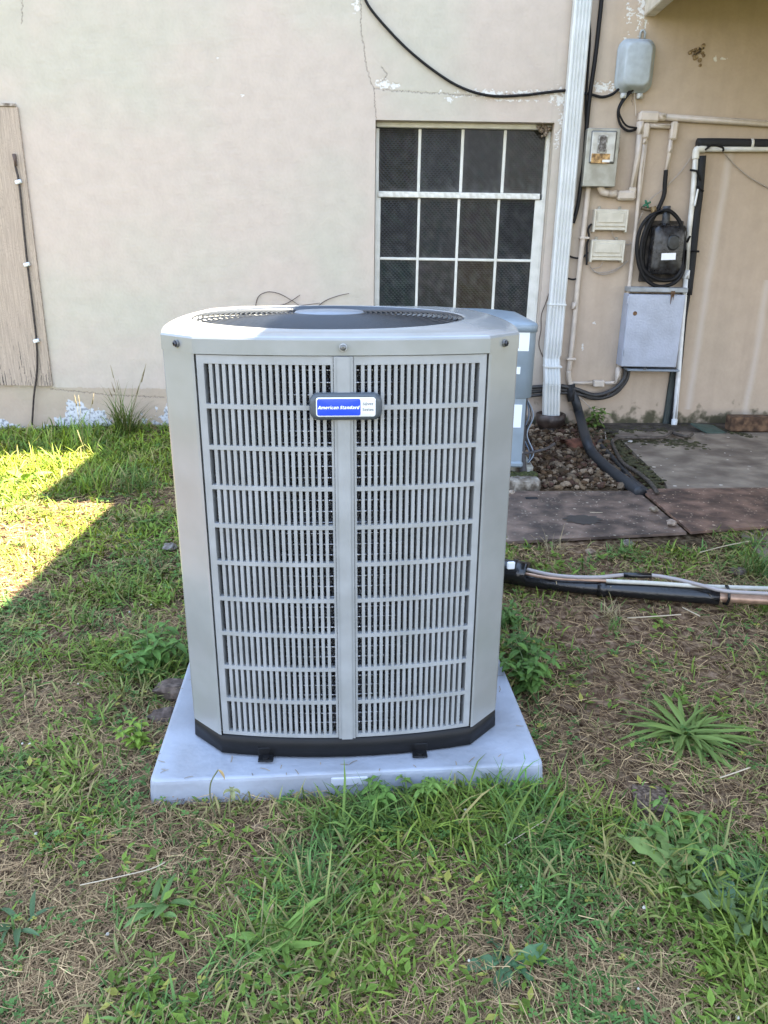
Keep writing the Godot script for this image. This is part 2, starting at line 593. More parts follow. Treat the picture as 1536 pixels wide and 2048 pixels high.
# ------------------------------------------------------------------ ground, house, canopy
func ground() -> void:
	spots = [
		# lush places
		[Vector3(0.157, 0.003, -1.390), 0.20, 0.98, 0.2], [Vector3(0.286, 0.005, -1.439), 0.16, 1.0, 0.1], [Vector3(0.002, 0.000, -1.422), 0.14, 0.9, 0.2], [Vector3(0.334, 0.006, -1.273), 0.16, 0.9, 0.3], [Vector3(-0.128, -0.002, -1.133), 0.16, 0.9, 0.3], [Vector3(-0.049, -0.001, -1.056), 0.12, 0.75, 0.5], [Vector3(-0.652, -0.011, -1.388), 0.13, 0.6, 0.4],
		[Vector3(-2.100, -0.036, -4.679), 0.9, 0.95, 0.1], [Vector3(-1.515, -0.026, -4.327), 0.5, 0.9, 0.15], [Vector3(-1.139, -0.019, -3.237), 0.35, 0.8, 0.4], [Vector3(-0.719, -0.012, -2.057), 0.2, 0.95, 0.1], [Vector3(-1.047, -0.018, -2.598), 0.3, 0.75, 0.45], [Vector3(-0.884, -0.015, -1.639), 0.12, 0.55, 0.5], [Vector3(0.623, 0.011, -1.302), 0.22, 0.85, 0.3], [Vector3(0.389, 0.007, -1.195), 0.2, 0.75, 0.4], [Vector3(0.636, 0.011, -1.080), 0.22, 0.85, 0.3], [Vector3(0.445, 0.008, -2.030), 0.1, 0.9, 0.2], [Vector3(1.483, 0.025, -2.888), 0.2, 0.7, 0.3], [Vector3(1.022, 0.017, -2.969), 0.12, 0.6, 0.4], [Vector3(1.116, 0.019, -2.061), 0.12, 0.6, 0.4],
		# bare and strawy places
		[Vector3(0.697, 0.012, -2.321), 0.35, 0.06, 0.22], [Vector3(0.969, 0.016, -2.286), 0.3, 0.10, 0.22], [Vector3(0.641, 0.011, -1.820), 0.25, 0.10, 0.22], [Vector3(0.504, 0.009, -1.642), 0.16, 0.12, 0.5], [Vector3(1.004, 0.017, -1.870), 0.2, 0.12, 0.4], [Vector3(0.761, 0.013, -1.527), 0.18, 0.15, 0.55], [Vector3(0.609, 0.010, -1.457), 0.08, 0.02, 0.05], [Vector3(-0.273, -0.005, -1.314), 0.09, 0.05, 0.25], [Vector3(-0.569, -0.010, -1.024), 0.2, 0.18, 1.0], [Vector3(-0.952, -0.016, -1.792), 0.2, 0.15, 0.9], [Vector3(-0.593, -0.010, -1.681), 0.14, 0.25, 0.8], [Vector3(0.210, 0.004, -0.969), 0.16, 0.25, 0.95], [Vector3(0.473, 0.008, -0.998), 0.14, 0.3, 0.9], [Vector3(0.103, 0.002, -1.194), 0.1, 0.4, 0.8], [Vector3(-1.380, -0.023, -3.053), 0.4, 0.62, 0.6], [Vector3(-0.730, -0.012, -2.319), 0.15, 0.25, 0.8], [Vector3(-0.476, -0.008, -1.524), 0.1, 0.3, 0.7], [Vector3(-0.346, -0.006, -1.168), 0.16, 0.35, 0.85], [Vector3(0.720, 0.012, -2.644), 0.2, 0.2, 0.5]]
	yard_grid.resize(GW * GH)
	ground_grid.resize(GW * GH)
	for j in GH:
		for i in GW:
			yard_grid[j * GW + i] = yard(GX0 + i * 0.04, GZ0 + j * 0.04)
			ground_grid[j * GW + i] = ground_y(GX0 + i * 0.04, GZ0 + j * 0.04)
	var xs: Array[float] = []
	var zs: Array[float] = []
	for x in [-200.0, -80.0, -35.0, -16.0, -9.0, -6.0, -4.5]: xs.append(x)
	for i in 241: xs.append(-3.6 + i * 0.03)
	for x in [4.5, 6.0, 9.0, 16.0, 35.0, 80.0, 200.0]: xs.append(x)
	for z in [-200.0, -80.0, -35.0, -16.0, -9.0, -7.0]: zs.append(z)
	for i in 186: zs.append(-5.6 + i * 0.03)
	for z in [0.6, 1.5, 3.0, 6.0, 12.0, 30.0, 80.0, 200.0]: zs.append(z)
	var st := mb()
	for z in zs:
		for x in xs:
			var v := yard_fast(x, z)
			var soil := Color(0.285, 0.185, 0.122)
			var c := soil.lerp(Color(0.20, 0.155, 0.10), v.y * 0.6).lerp(Color(0.055, 0.050, 0.024), v.x * 0.75)
			var n := patchy.get_noise_2d(x * 80, z * 80)
			c = c * (1.0 + 0.25 * n)
			if absf(x) > 3.7 or z > 0.2: c = Color(0.11, 0.125, 0.05)
			c.a = 1
			st.set_color(c)
			st.add_vertex(Vector3(x, ground_y(x, z), z))
	var w := xs.size()
	for j in zs.size() - 1:
		for i in w - 1:
			var a := j * w + i
			for k in [a, a + 1, a + w, a + 1, a + w + 1, a + w]: st.add_index(k)
	st.generate_normals()
	var m := mat(Color.WHITE, 0.95, 0, "soil", 1.3, "rough_n", 1.0)
	m.vertex_color_use_as_albedo = true
	m.metallic_specular = 0.2
	struct("ground", st, m)

func house() -> void:
	var h := thing("house", "beige plastered house wall with a twelve-pane window, behind the outdoor units", "house", Vector3(0, 0, ZW))
	var st := mb(true)
	var x0 := -0.092
	var x1 := 1.028
	var y0 := 0.68
	var y1 := 1.95
	var put := func(x: float, y: float, z := 0.0) -> void:
		st.set_uv(Vector2(pingpong((x + 3.4) / 6.8, 1.0), (3.2 - y) / 3.4))
		st.add_vertex(Vector3(x, y, z))
	var X := [-10.2, -3.4, x0, x1, 3.4, 10.2]
	var Y := [-0.4, y0, y1, 3.62]
	for i in 5:
		for j in 3:
			if i == 2 and j == 1: continue
			for p in [[0, 0], [0, 1], [1, 1], [0, 0], [1, 1], [1, 0]]: put.call(X[i + p[0]], Y[j + p[1]])
	for e in [[x0, y0, x0, y1], [x0, y1, x1, y1], [x1, y1, x1, y0], [x1, y0, x0, y0]]:      # the window reveal
		for p in [[0, 0], [0, 1], [1, 1], [0, 0], [1, 1], [1, 0]]:
			put.call(e[p[0] * 2], e[p[0] * 2 + 1], -0.24 * p[1])
	for p in [[0, 0], [0, 1], [1, 1], [0, 0], [1, 1], [1, 0]]: put.call(-10.2 + 20.4 * p[0], 3.62, -6.0 * p[1])
	for s in [-10.2, 10.2]:
		for p in [[0, 0], [0, 1], [1, 1], [0, 0], [1, 1], [1, 0]]: put.call(s, -0.4 + 4.02 * p[0], -6.0 * p[1])
	for p in [[0, 0], [0, 1], [1, 1], [0, 0], [1, 1], [1, 0]]: put.call(-10.2 + 20.4 * p[0], -0.4 + 4.02 * p[1], -6.0)
	st.generate_normals()
	st.generate_tangents()
	var m := StandardMaterial3D.new()
	m.albedo_texture = tex.wall
	m.albedo_color = Color(0.87, 0.86, 0.85)
	m.roughness = 0.85
	m.metallic_specular = 0.3
	m.normal_enabled = true
	m.normal_texture = tex.wall_n
	m.normal_scale = 0.55
	obj("wall", st, m, h)
	# the roof's overhang over the right half
	obj("roof_overhang", box(Vector3(5.9, 3.12, 0.48), Vector3(8.7, 0.16, 0.96), 0.01), mat(Color(0.45, 0.40, 0.33), 0.8), h)
	# window, set back in the reveal
	var white := mat(Color(0.64, 0.62, 0.55), 0.55, 0, "faint", 2.0, "fine_n", 0.3)
	var fz := -0.11
	var wx := [Vector3(-0.075, 1.737, -5.460).x, Vector3(0.192, 1.741, -5.460).x, Vector3(0.468, 1.745, -5.460).x, Vector3(0.740, 1.749, -5.460).x, Vector3(1.012, 1.753, -5.460).x]
	var rail := Vector3(0.400, 1.525, -5.460).y
	var bar := Vector3(0.417, 1.126, -5.460).y
	var top := y1 - 0.012
	var bot := y0 + 0.05
	var f := mb(true)
	bx(f, Vector3((x0 + x1) / 2, y1 - 0.014, fz - 0.01), Vector3(x1 - x0 - 0.004, 0.028, 0.07))
	bx(f, Vector3((x0 + x1) / 2, y0 + 0.02, fz + 0.01), Vector3(x1 - x0 - 0.004, 0.04, 0.11))
	bx(f, Vector3(x0 + 0.012, (y0 + y1) / 2, fz - 0.012), Vector3(0.022, y1 - y0 - 0.07, 0.07))
	bx(f, Vector3(x1 - 0.014, (y0 + y1) / 2, fz - 0.012), Vector3(0.026, y1 - y0 - 0.07, 0.07))
	var win := obj("window", done(f), white, h)
	obj("meeting_rail", box(Vector3((x0 + x1) / 2 - 0.012, rail, fz + 0.012), Vector3(x1 - x0 - 0.06, 0.036, 0.04)), mat(Color(0.66, 0.64, 0.57), 0.6, 0, "grime", 6.0), win)
	obj("sash_stile", box(Vector3(wx[4] - 0.028, (bot + rail) / 2 - 0.01, fz + 0.004), Vector3(0.05, rail - bot - 0.02, 0.035)), white, win)
	obj("sash_stile", box(Vector3(wx[0] + 0.010, (bot + rail) / 2 - 0.01, fz + 0.004), Vector3(0.02, rail - bot - 0.02, 0.035)), white, win)
	for k in [1, 2, 3]:
		obj("sash_bar", box(Vector3(wx[k], (top + rail) / 2, fz - 0.012), Vector3(0.019, top - rail - 0.04, 0.025)), white, win)
		var lx: float = wx[k] + [0.0, 0.006, -0.008, -0.018][k]
		obj("sash_bar", box(Vector3(lx, (bot + rail) / 2, fz + 0.004), Vector3(0.017, rail - bot - 0.04, 0.028)), white, win)
	obj("sash_bar", box(Vector3((wx[0] + wx[4]) / 2 - 0.015, bar, fz + 0.002), Vector3(wx[4] - wx[0] - 0.07, 0.017, 0.022)), white, win)
	var lows := [bar, bot]
	for k in 4:
		for r in 3:
			var ya: float = [top, rail - 0.016, bar][r]
			var yb: float = [rail + 0.016, bar, bot][r]
			var g := StandardMaterial3D.new()
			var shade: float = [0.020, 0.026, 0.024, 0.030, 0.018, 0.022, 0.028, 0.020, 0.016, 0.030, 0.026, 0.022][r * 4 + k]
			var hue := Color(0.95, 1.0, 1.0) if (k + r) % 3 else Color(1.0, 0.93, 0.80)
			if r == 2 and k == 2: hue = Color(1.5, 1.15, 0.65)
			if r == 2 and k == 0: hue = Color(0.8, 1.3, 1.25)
			g.albedo_color = Color.WHITE
			g.vertex_color_use_as_albedo = true
			g.roughness = 0.17
			g.metallic_specular = 0.29
			g.normal_enabled = true
			g.normal_texture = tex.glass_n
			g.normal_scale = [0.40, 0.30, 0.10, 0.12, 0.42, 0.22, 0.26, 0.42, 0.28, 0.20, 0.32, 0.24][r * 4 + k]
			g.uv1_triplanar = true
			g.uv1_scale = Vector3.ONE * 5.0
			var xa: float = wx[k] if r == 0 or k == 0 else wx[k] + [0.0, 0.006, -0.008, -0.018][k]
			var xb: float = wx[k + 1] if r == 0 or k == 3 else wx[k + 1] + [0.0, 0.006, -0.008, -0.018][k + 1]
			# dust lies along the bars and in drifts at the foot of each pane
			var ps := mb()
			var tilt := Basis(Vector3.UP, rng.randf_range(-0.012, 0.012)) * Basis(Vector3.RIGHT, rng.randf_range(-0.016, 0.016))
			var mid := Vector3((xa + xb) / 2, (ya + yb) / 2, fz - 0.014 + (0.0 if r == 0 else 0.014))
			var grid: Array = []
			for j in 17:
				for i in 13:
					var u := i / 12.0
					var v := j / 16.0
					var edge := minf(minf(u, 1 - u) * (xb - xa), minf(v * 1.3, 1 - v) * (ya - yb))
					var drift := clampf(lump.get_noise_2d((k * 3.1 + u) * 40.0, (r * 5.3 + v) * 55.0) * 1.3 + 0.25, 0, 1)
					var dust := clampf(1.0 - edge / 0.03, 0, 1) * 0.04 + drift * (0.016 + 0.012 * r) + clampf(v - 0.75, 0, 1) * drift * 0.14
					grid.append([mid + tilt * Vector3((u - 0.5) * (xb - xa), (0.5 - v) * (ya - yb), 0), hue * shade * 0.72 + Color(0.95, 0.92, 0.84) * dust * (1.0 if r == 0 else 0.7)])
			for j in 16:
				for i in 12:
					for q in [[0, 0], [1, 0], [1, 1], [0, 0], [1, 1], [0, 1]]:
						var e = grid[(j + q[1]) * 13 + i + q[0]]
						ps.set_color(e[1])
						ps.add_vertex(e[0])
			obj("pane", done(ps), g, win)
	# an old wasps' nest in the window's upper corner, dry
	var nest := mb()
	for i in 26:
		var s := SphereMesh.new()
		s.radius = rng.randf_range(0.008, 0.016)
		s.height = s.radius * 2
		s.radial_segments = 7
		s.rings = 4
		nest.append_from(s, 0, Transform3D(Basis(), Vector3(0.980, 1.923, -5.420) + Vector3(rng.randfn(0, 0.018), rng.randfn(0, 0.014), rng.randfn(0, 0.008))))
	tag(obj("wasp_nest", nest, mat(Color(0.30, 0.24, 0.18), 0.95, 0, "dirty", 20.0)), "small lumpy tan wasp nest in the window's upper right corner", "nest")
	var daub := thing("mud_nest", "cluster of dry mud dauber cells on the bare wall high at right", "nest", Vector3(1.861, 2.339, -5.350))
	var lumps := mb()
	var holes := mb()
	for i in 34:
		var sp := SphereMesh.new()
		sp.radius = rng.randf_range(0.007, 0.013)
		sp.height = sp.radius * 1.4
		sp.radial_segments = 8
		sp.rings = 4
		var at := Vector3(rng.randfn(0, 0.022), rng.randfn(0, 0.024), 0.003)
		lumps.append_from(sp, 0, Transform3D(Basis(Vector3.RIGHT, PI / 2), at))
		if i % 4 == 0: holes.append_from(sp, 0, Transform3D(Basis(Vector3.RIGHT, PI / 2).scaled(Vector3(0.7, 0.7, 0.6)), at + Vector3(0, 0, 0.005)))
	obj("mud", lumps, mat(Color(0.42, 0.31, 0.17), 0.95, 0, "dirty", 9.0), daub)
	obj("cell_openings", holes, mat(Color(0.05, 0.035, 0.02), 0.95), daub)

func canopy() -> void:
	var c := thing("canopy", "cream fascia end of the flat canopy roof jutting from the wall", "canopy", Vector3(1.51, 0, ZW))
	var cream := mat(Color(0.62, 0.56, 0.46), 0.6, 0, "grime", 2.0)
	obj("fascia", box(Vector3(0.035, 2.645, 2.5), Vector3(0.07, 0.23, 4.99), 0.006), cream, c)
	obj("roof", box(Vector3(3.3, 2.73, 2.5), Vector3(6.45, 0.06, 4.99), 0.006), mat(Color(0.30, 0.19, 0.085), 0.7, 0, "grime", 1.0), c)
	for i in 7:
		obj("rafter", box(Vector3(3.3, 2.65, 0.35 + i * 0.72), Vector3(6.45, 0.10, 0.05), 0.004), mat(Color(0.28, 0.17, 0.075), 0.75, 0, "grime", 1.0), c)
	for p in [[0.10, 4.93], [6.4, 4.93]]:
		obj("post", box(Vector3(p[0], 1.29, p[1]), Vector3(0.09, 2.62, 0.09), 0.006), cream, c)

func paving() -> void:
	var slab := mb(true)
	# concrete patio behind the covers, its left edge running to the wall
	var ring := [Vector3(1.448, 0.025, -3.751), Vector3(1.486, 0.025, -3.908), Vector3(1.515, 0.026, -4.610), Vector3(1.531, 0.026, -4.963), Vector3(1.50, 0, ZW + 0.03), Vector3(7, 0, ZW + 0.03), Vector3(7, 0, -3.88)]
	var hi := 0.018
	for i in ring.size():
		var a: Vector3 = ring[i]
		var b: Vector3 = ring[(i + 1) % ring.size()]
		a.y = 0.017 * a.x
		b.y = 0.017 * b.x
		var c := Vector3(3.5, 0.06, -4.5)
		tri(slab, a + Vector3.UP * hi, b + Vector3.UP * hi, Vector3(3.4, 0.017 * 3.4 + hi, -4.4), Vector3.UP)
		quad(slab, a + Vector3.UP * hi, b + Vector3.UP * hi, b - Vector3.UP * 0.1, a - Vector3.UP * 0.1, (a + b) / 2 - c)
	var cm := mat(Color(0.86, 0.83, 0.80), 0.92, 0, "patio", 0.62, "rough_n", 0.3)
	cm.detail_enabled = false
	struct("concrete_patio", done(slab), cm)
	var front := mb(true)
	bx(front, Vector3(3.05, 0.028, -2.95), Vector3(3.0, 0.06, 0.70), 0.008, Basis(Vector3.BACK, 0.017) * Basis(Vector3.UP, -0.05))
	struct("concrete_path", done(front), cm)
	# brown covers over the trench
	var pm := mat(Color(0.70, 0.66, 0.58), 0.62, 0, "plates", 0.95, "rough_n", 0.35)
	for q in [[[Vector3(0.472, 0.008, -3.036), Vector3(1.322, 0.022, -3.156), Vector3(1.290, 0.022, -3.760), Vector3(0.591, 0.010, -3.752)], "flat grey-brown cover board beside the gravel, dark oil spot on it"], [[Vector3(1.333, 0.023, -3.137), Vector3(2.113, 0.036, -3.290), Vector3(2.243, 0.038, -3.793), Vector3(1.308, 0.022, -3.760)], "flat red-brown cover board at the concrete patio's front edge, raised lip"]]:
		var st := mb(true)
		var up: float = 0.030 if q[1].contains("red") else 0.020
		var pts: Array = []
		var mid := Vector3.ZERO
		for p in q[0]:
			pts.append(Vector3(p.x, 0.017 * p.x + up, p.z))
			mid += pts[-1] / 4
		quad(st, pts[0], pts[1], pts[2], pts[3], Vector3.UP)
		for i in 4: quad(st, pts[i], pts[(i + 1) % 4], pts[(i + 1) % 4] + Vector3(0, -0.012, 0), pts[i] + Vector3(0, -0.012, 0), pts[i] + pts[(i + 1) % 4] - mid * 2)
		quad(st, pts[0] + Vector3(0, -0.012, 0), pts[1] + Vector3(0, -0.012, 0), pts[2] + Vector3(0, -0.012, 0), pts[3] + Vector3(0, -0.012, 0), Vector3.DOWN)
		for p in pts.size(): pts[p] -= mid
		var o := obj("cover_board", done(st), pm if up < 0.025 else mat(Color(0.76, 0.61, 0.49), 0.66, 0, "plates", 0.95, "rough_n", 0.35))
		tag(o, q[1], "cover board", "cover boards over the trench")
		if up < 0.025:
			var sp := mb()
			var mid_spot: Vector3 = Vector3(0.909, 0.015, -3.316) * Vector3(1, 0, 1) + Vector3(0, 0.017 * 0.98 + 0.022, 0)
			var rim: Array = []
			for i in 36:
				var t := TAU * i / 36
				rim.append(mid_spot + Vector3(cos(t) * 0.080, 0, sin(t) * 0.062) * (1.0 + 0.55 * lump.get_noise_2d(cos(t) * 22 + 50, sin(t) * 22)))
			for i in 36: tri(sp, mid_spot, rim[i], rim[(i + 1) % 36], Vector3.UP)
			obj("oil_spot", done(sp), mat(Color(0.035, 0.03, 0.027), 0.5), o)
			var hole := mb(true)
			bx(hole, Vector3(0.730, 0.034, -3.634), Vector3(0.06, 0.003, 0.03), 0.001)
			obj("finger_hole", done(hole), mat(Color(0.01, 0.01, 0.01), 0.9), o)
	# the dark, damp band that the wall's runoff leaves on the patio
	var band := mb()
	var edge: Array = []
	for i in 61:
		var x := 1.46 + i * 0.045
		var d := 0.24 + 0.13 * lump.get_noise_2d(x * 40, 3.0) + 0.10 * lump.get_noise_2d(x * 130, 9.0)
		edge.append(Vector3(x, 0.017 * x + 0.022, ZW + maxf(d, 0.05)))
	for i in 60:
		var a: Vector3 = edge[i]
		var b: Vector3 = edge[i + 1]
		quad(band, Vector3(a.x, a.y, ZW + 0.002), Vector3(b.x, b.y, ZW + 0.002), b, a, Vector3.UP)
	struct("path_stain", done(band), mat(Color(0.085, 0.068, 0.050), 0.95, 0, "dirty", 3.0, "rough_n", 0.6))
	# moss creeping on to the patio
	var moss := mb()
	for q in [[[Vector3(1.362, 0.043, -5.021), Vector3(1.570, 0.047, -5.169), Vector3(1.784, 0.050, -5.200), Vector3(1.927, 0.053, -5.168)], 0.05], [[Vector3(1.415, 0.044, -4.786), Vector3(1.683, 0.049, -4.879), Vector3(1.875, 0.052, -4.785), Vector3(1.952, 0.053, -4.719)], 0.06], [[Vector3(1.453, 0.045, -4.772), Vector3(1.445, 0.045, -4.382), Vector3(1.437, 0.044, -4.096), Vector3(1.412, 0.044, -3.790)], 0.045], [[Vector3(1.953, 0.053, -5.293), Vector3(2.162, 0.057, -5.293), Vector3(2.297, 0.059, -5.198), Vector3(2.398, 0.061, -4.961)], 0.03]]:
		for i in 240:
			var t: float = rng.randf() * (q[0].size() - 1)
			var k := mini(int(t), q[0].size() - 2)
			var p: Vector3 = q[0][k].lerp(q[0][k + 1], t - k)
			p += Vector3(rng.randfn(0, q[1] * 0.7), 0, rng.randfn(0, q[1]))
			if p.z < ZW + 0.03: continue
			p.y = 0.017 * p.x + 0.016
			var s := SphereMesh.new()
			s.radius = rng.randf_range(0.008, 0.022)
			s.height = s.radius * rng.randf_range(0.5, 1.0)
			s.radial_segments = 6
			s.rings = 3
			moss.append_from(s, 0, Transform3D(Basis(Vector3.UP, rng.randf() * 6), p))
	var mm := obj("moss", moss, mat(Color(0.075, 0.07, 0.022), 1.0, 0, "dirty", 14.0, "fine_n", 1.0))
	tag(mm, "dark olive moss along the wall and on the edge of the concrete patio", "moss", "", "stuff")

# ------------------------------------------------------------------ the new unit
const HW := 0.285
const FAN := Vector3(-0.028, 0, -0.012)
func face_z(x: float) -> float:
	return 0.358 + 0.030 * (1.0 - (x / HW) * (x / HW))

func outline(o := 0.0, n := 10) -> PackedVector2Array:
	var out := PackedVector2Array()
	for q in 4:
		for i in n + 1:
			var x := lerpf(-HW, HW, float(i) / n)
			var p := Vector2(x, face_z(x))
			p *= 1.0 + o / 0.375
			out.append(p.rotated(PI / 2 * q * -1.0))
	return out

func ring_at(y: float, o := 0.0, n := 10) -> PackedVector3Array:
	var r := PackedVector3Array()
	for p in outline(o, n): r.append(Vector3(p.x, y, p.y))
	return r

# a strip that follows the bowed front from xa to xb
func bow(st: SurfaceTool, xa: float, xb: float, ya: float, yb: float, off: float, depth: float, n := 1, turn := Basis.IDENTITY) -> void:
	var pts: Array = []
	for i in n + 1:
		var x := lerpf(xa, xb, float(i) / n)
		var nrm := Vector3(0.06 * x / (HW * HW), 0, 1).normalized()
		var p := Vector3(x, 0, face_z(x))
		pts.append([turn * (p + nrm * off), turn * (p + nrm * (off - depth)), turn * nrm])
	var U := Vector3.UP
	for i in n:
		var a = pts[i]
		var b = pts[i + 1]
		quad(st, a[0] + U * ya, b[0] + U * ya, b[0] + U * yb, a[0] + U * yb, a[2])
		quad(st, a[0] + U * yb, b[0] + U * yb, b[1] + U * yb, a[1] + U * yb, U)
		quad(st, a[0] + U * ya, b[0] + U * ya, b[1] + U * ya, a[1] + U * ya, -U)
	var e = pts[0]
	var f = pts[n]
	quad(st, e[0] + U * ya, e[1] + U * ya, e[1] + U * yb, e[0] + U * yb, (e[0] - f[0]))
	quad(st, f[0] + U * ya, f[1] + U * ya, f[1] + U * yb, f[0] + U * yb, (f[0] - e[0]))

func new_unit() -> void:
	# the moulded pad
	var pad := thing("equipment_pad", "pale blue-grey moulded plastic pad under the newer cooling unit", "pad", Vector3(PAD.x, 0.017 * PAD.x, PAD.z), PAD_TURN)
	pad.rotation.z = 0.014
	var pm := mat(Color(0.345, 0.372, 0.430), 0.5, 0, "grime", 0.9, "fine_n", 0.12)
	var st := mb(true)
	var rings: Array = []
	for q in [[0.915, 0.016, -0.02], [0.905, 0.016, 0.052], [0.902, 0.016, 0.0585], [0.896, 0.016, 0.061], [0.888, 0.015, 0.062]]:
		var r := PackedVector3Array()
		for p in round_rect(q[0], q[0], q[1], 4): r.append(Vector3(p.x, q[2], p.y))
		rings.append(r)
	loft(st, rings, Vector3(0, 0.03, 0))
	lid(st, rings[-1], Vector3.UP)
	obj("pad_body", done(st), pm, pad)
	var notch := mat(Color(0.43, 0.45, 0.50), 0.45)
	obj("moulded_tab", box(Vector3(0.0, 0.0405, 0.4510), Vector3(0.085, 0.022, 0.010), 0.002), notch, pad)

	var u := thing("condenser_unit", "large newer grey louvred cooling unit with a blue badge, on its pad", "air conditioner", Vector3(-0.103, 0.017 * -0.103 + 0.0725, -1.926), 0.066)
	u.rotation.z = 0.009
	u.scale = Vector3(1.03, 0.9990, 1.03)
	var grey := mat(Color(0.272, 0.277, 0.272), 0.26, 0, "faint", 1.5)
	grey.clearcoat_enabled = true
	grey.clearcoat = 0.35
	grey.clearcoat_roughness = 0.12
	var dull := mat(Color(0.295, 0.300, 0.304), 0.42, 0, "faint", 2.5)
	var black := mat(Color(0.012, 0.012, 0.013), 0.4, 0, "faint", 3.0)
	black.metallic_specular = 0.3
	# base pan
	st = mb()
	loft(st, [ring_at(-0.009, -0.006), ring_at(-0.005, 0.003), ring_at(0.040, 0.001), ring_at(0.043, -0.003)], Vector3(0, 0.02, 0))
	lid(st, ring_at(0.043, -0.004), Vector3.UP)
	var base := obj("base_pan", done(st), black, u)
	for x in [-0.185, 0.165]:
		var t := mb(true)
		bx(t, Vector3(x, -0.003, face_z(x) + 0.010), Vector3(0.034, 0.004, 0.034), 0.001)
		bx(t, Vector3(x, 0.007, face_z(x) + 0.0005), Vector3(0.038, 0.020, 0.006), 0.001)
		tb(t, [Vector3(x, -0.004, face_z(x) + 0.018), Vector3(x, 0.004, face_z(x) + 0.018)], 0.007, 10)
		obj("mounting_tab", done(t), black, base)
	# coil inside
	st = mb()
	loft(st, [ring_at(0.043, -0.030), ring_at(0.935, -0.030)], Vector3(0, 0.4, 0))
	var coil := mat(Color(0.80, 0.80, 0.82), 0.4, 0.3, "speck", 6.0, "spine_n", 1.6)
	obj("coil", done(st), coil, u)
	# tube rows of the coil showing between the slats
	st = mb()
	for i in 34:
		var r := ring_at(0.07 + i * 0.025, -0.0245, 6)
		var closed: Array = []
		for p in r: closed.append(p)
		closed.append(r[0])
		tb(st, closed, 0.0035, 5, -1, false)
	obj("coil_tubes", done(st), mat(Color(0.62, 0.62, 0.64), 0.28, 0.9, "speck", 9.0), u)
	# corner posts
	for q in 4:
		var turn := Basis(Vector3.UP, PI / 2 * q)
		st = mb(true)
		var a := Vector3(-HW + 0.001, 0, 0.358)
		var b := Vector3(-0.358, 0, HW - 0.001)
		var out := turn * Vector3(-1, 0, 1)
		var prof: Array = []
		var back: Array = []
		for p in [a + Vector3(0.0, 0, -0.014), a, a + Vector3(-0.006, 0, -0.0035), b + Vector3(0.0035, 0, 0.006), b, b + Vector3(0.014, 0, 0.0)]:
			prof.append(turn * (p + Vector3(-0.002, 0, 0.002)))
			back.append(turn * (p + Vector3(0.012, 0, -0.012)))
		for i in prof.size() - 1:
			quad(st, prof[i] + Vector3.UP * 0.043, prof[i + 1] + Vector3.UP * 0.043, prof[i + 1] + Vector3.UP * 0.930, prof[i] + Vector3.UP * 0.930, out)
			quad(st, back[i] + Vector3.UP * 0.043, back[i + 1] + Vector3.UP * 0.043, back[i + 1] + Vector3.UP * 0.930, back[i] + Vector3.UP * 0.930, -out)
		for i in [0, prof.size() - 1]:
			quad(st, prof[i] + Vector3.UP * 0.043, back[i] + Vector3.UP * 0.043, back[i] + Vector3.UP * 0.930, prof[i] + Vector3.UP * 0.930, prof[i] - prof[2])
		obj("corner_post", done(st), grey, u)
	# louvred panels: the front one slat by slat, the others each in one piece
	var Y0 := 0.046
	var Y1 := 0.926
	var S0 := 0.055
	var S1 := 0.909
	var pitch := (S1 - S0) / 10.0
	for q in 4:
		var turn := Basis(Vector3.UP, PI / 2 * q)
		st = mb(true)
		for s in [-1, 1]:
			bow(st, s * 0.0195, s * 0.0245, Y0, Y1, 0.0, 0.013, 1, turn)
			bow(st, s * 0.2685, s * 0.2822, Y0, Y1, 0.0, 0.022, 1, turn)
			bow(st, s * 0.0245, s * 0.2685, S1, Y1, 0.0, 0.013, 8, turn)
			bow(st, s * 0.0245, s * 0.2685, Y0, S0, 0.0, 0.013, 8, turn)
			if q > 0:
				for r in range(1, 10): bow(st, s * 0.0245, s * 0.2685, S0 + pitch * r - 0.0046, S0 + pitch * r + 0.0046, 0.0, 0.013, 8, turn)
				for i in 19:
					var x: float = s * (0.0245 + (0.2440) * (i + 1.0 - 0.27) / 19.0)
					bow(st, x - 0.003, x + 0.003, S0, S1, -0.001, 0.017, 1, turn)
		var panel := obj("louvre_panel", done(st), dull, u)
		st = mb(true)
		bow(st, -0.0185, 0.0185, Y0, Y1, 0.004, 0.016, 4, turn)
		bow(st, -0.012, 0.012, Y0, Y1, 0.0075, 0.004, 4, turn)
		obj("centre_rib", done(st), dull, panel)
		if q > 0: continue
		for s in [-1, 1]:
			for r in range(1, 10):
				st = mb(true)
				bow(st, s * 0.0245, s * 0.2685, S0 + pitch * r - 0.0046, S0 + pitch * r + 0.0046, 0.0, 0.013, 8)
				obj("rail", done(st), dull, panel)
			for i in 18:
				var x: float = s * (0.0245 + 0.2440 * (i + 1.0) / 19.0)
				st = mb(true)
				bow(st, x - 0.0033, x + 0.0033, S0, S1, -0.0012, 0.018)
				obj("slat", done(st), dull, panel)
	# top cover
	st = mb()
	var rr := [ring_at(0.934, -0.008), ring_at(0.927, 0.001), ring_at(0.928, 0.0035), ring_at(0.957, 0.0035), ring_at(0.9615, 0.0015), ring_at(0.9635, -0.003)]
	for k in 5:
		rr.append(ring_at(0.9648 + 0.0008 * k, -0.009 - 0.004 * k))
	var circ := func(rad: float, y: float) -> PackedVector3Array:
		var o := PackedVector3Array()
		for p in outline(0.0): 
			var d := p.normalized() * rad
			o.append(Vector3(d.x, y, d.y) + FAN)
		return o
	rr.append(circ.call(0.331, 0.9682))
	rr.append(circ.call(0.327, 0.9700))
	rr.append(circ.call(0.321, 0.9700))
	rr.append(circ.call(0.318, 0.9660))
	rr.append(circ.call(0.314, 0.90))
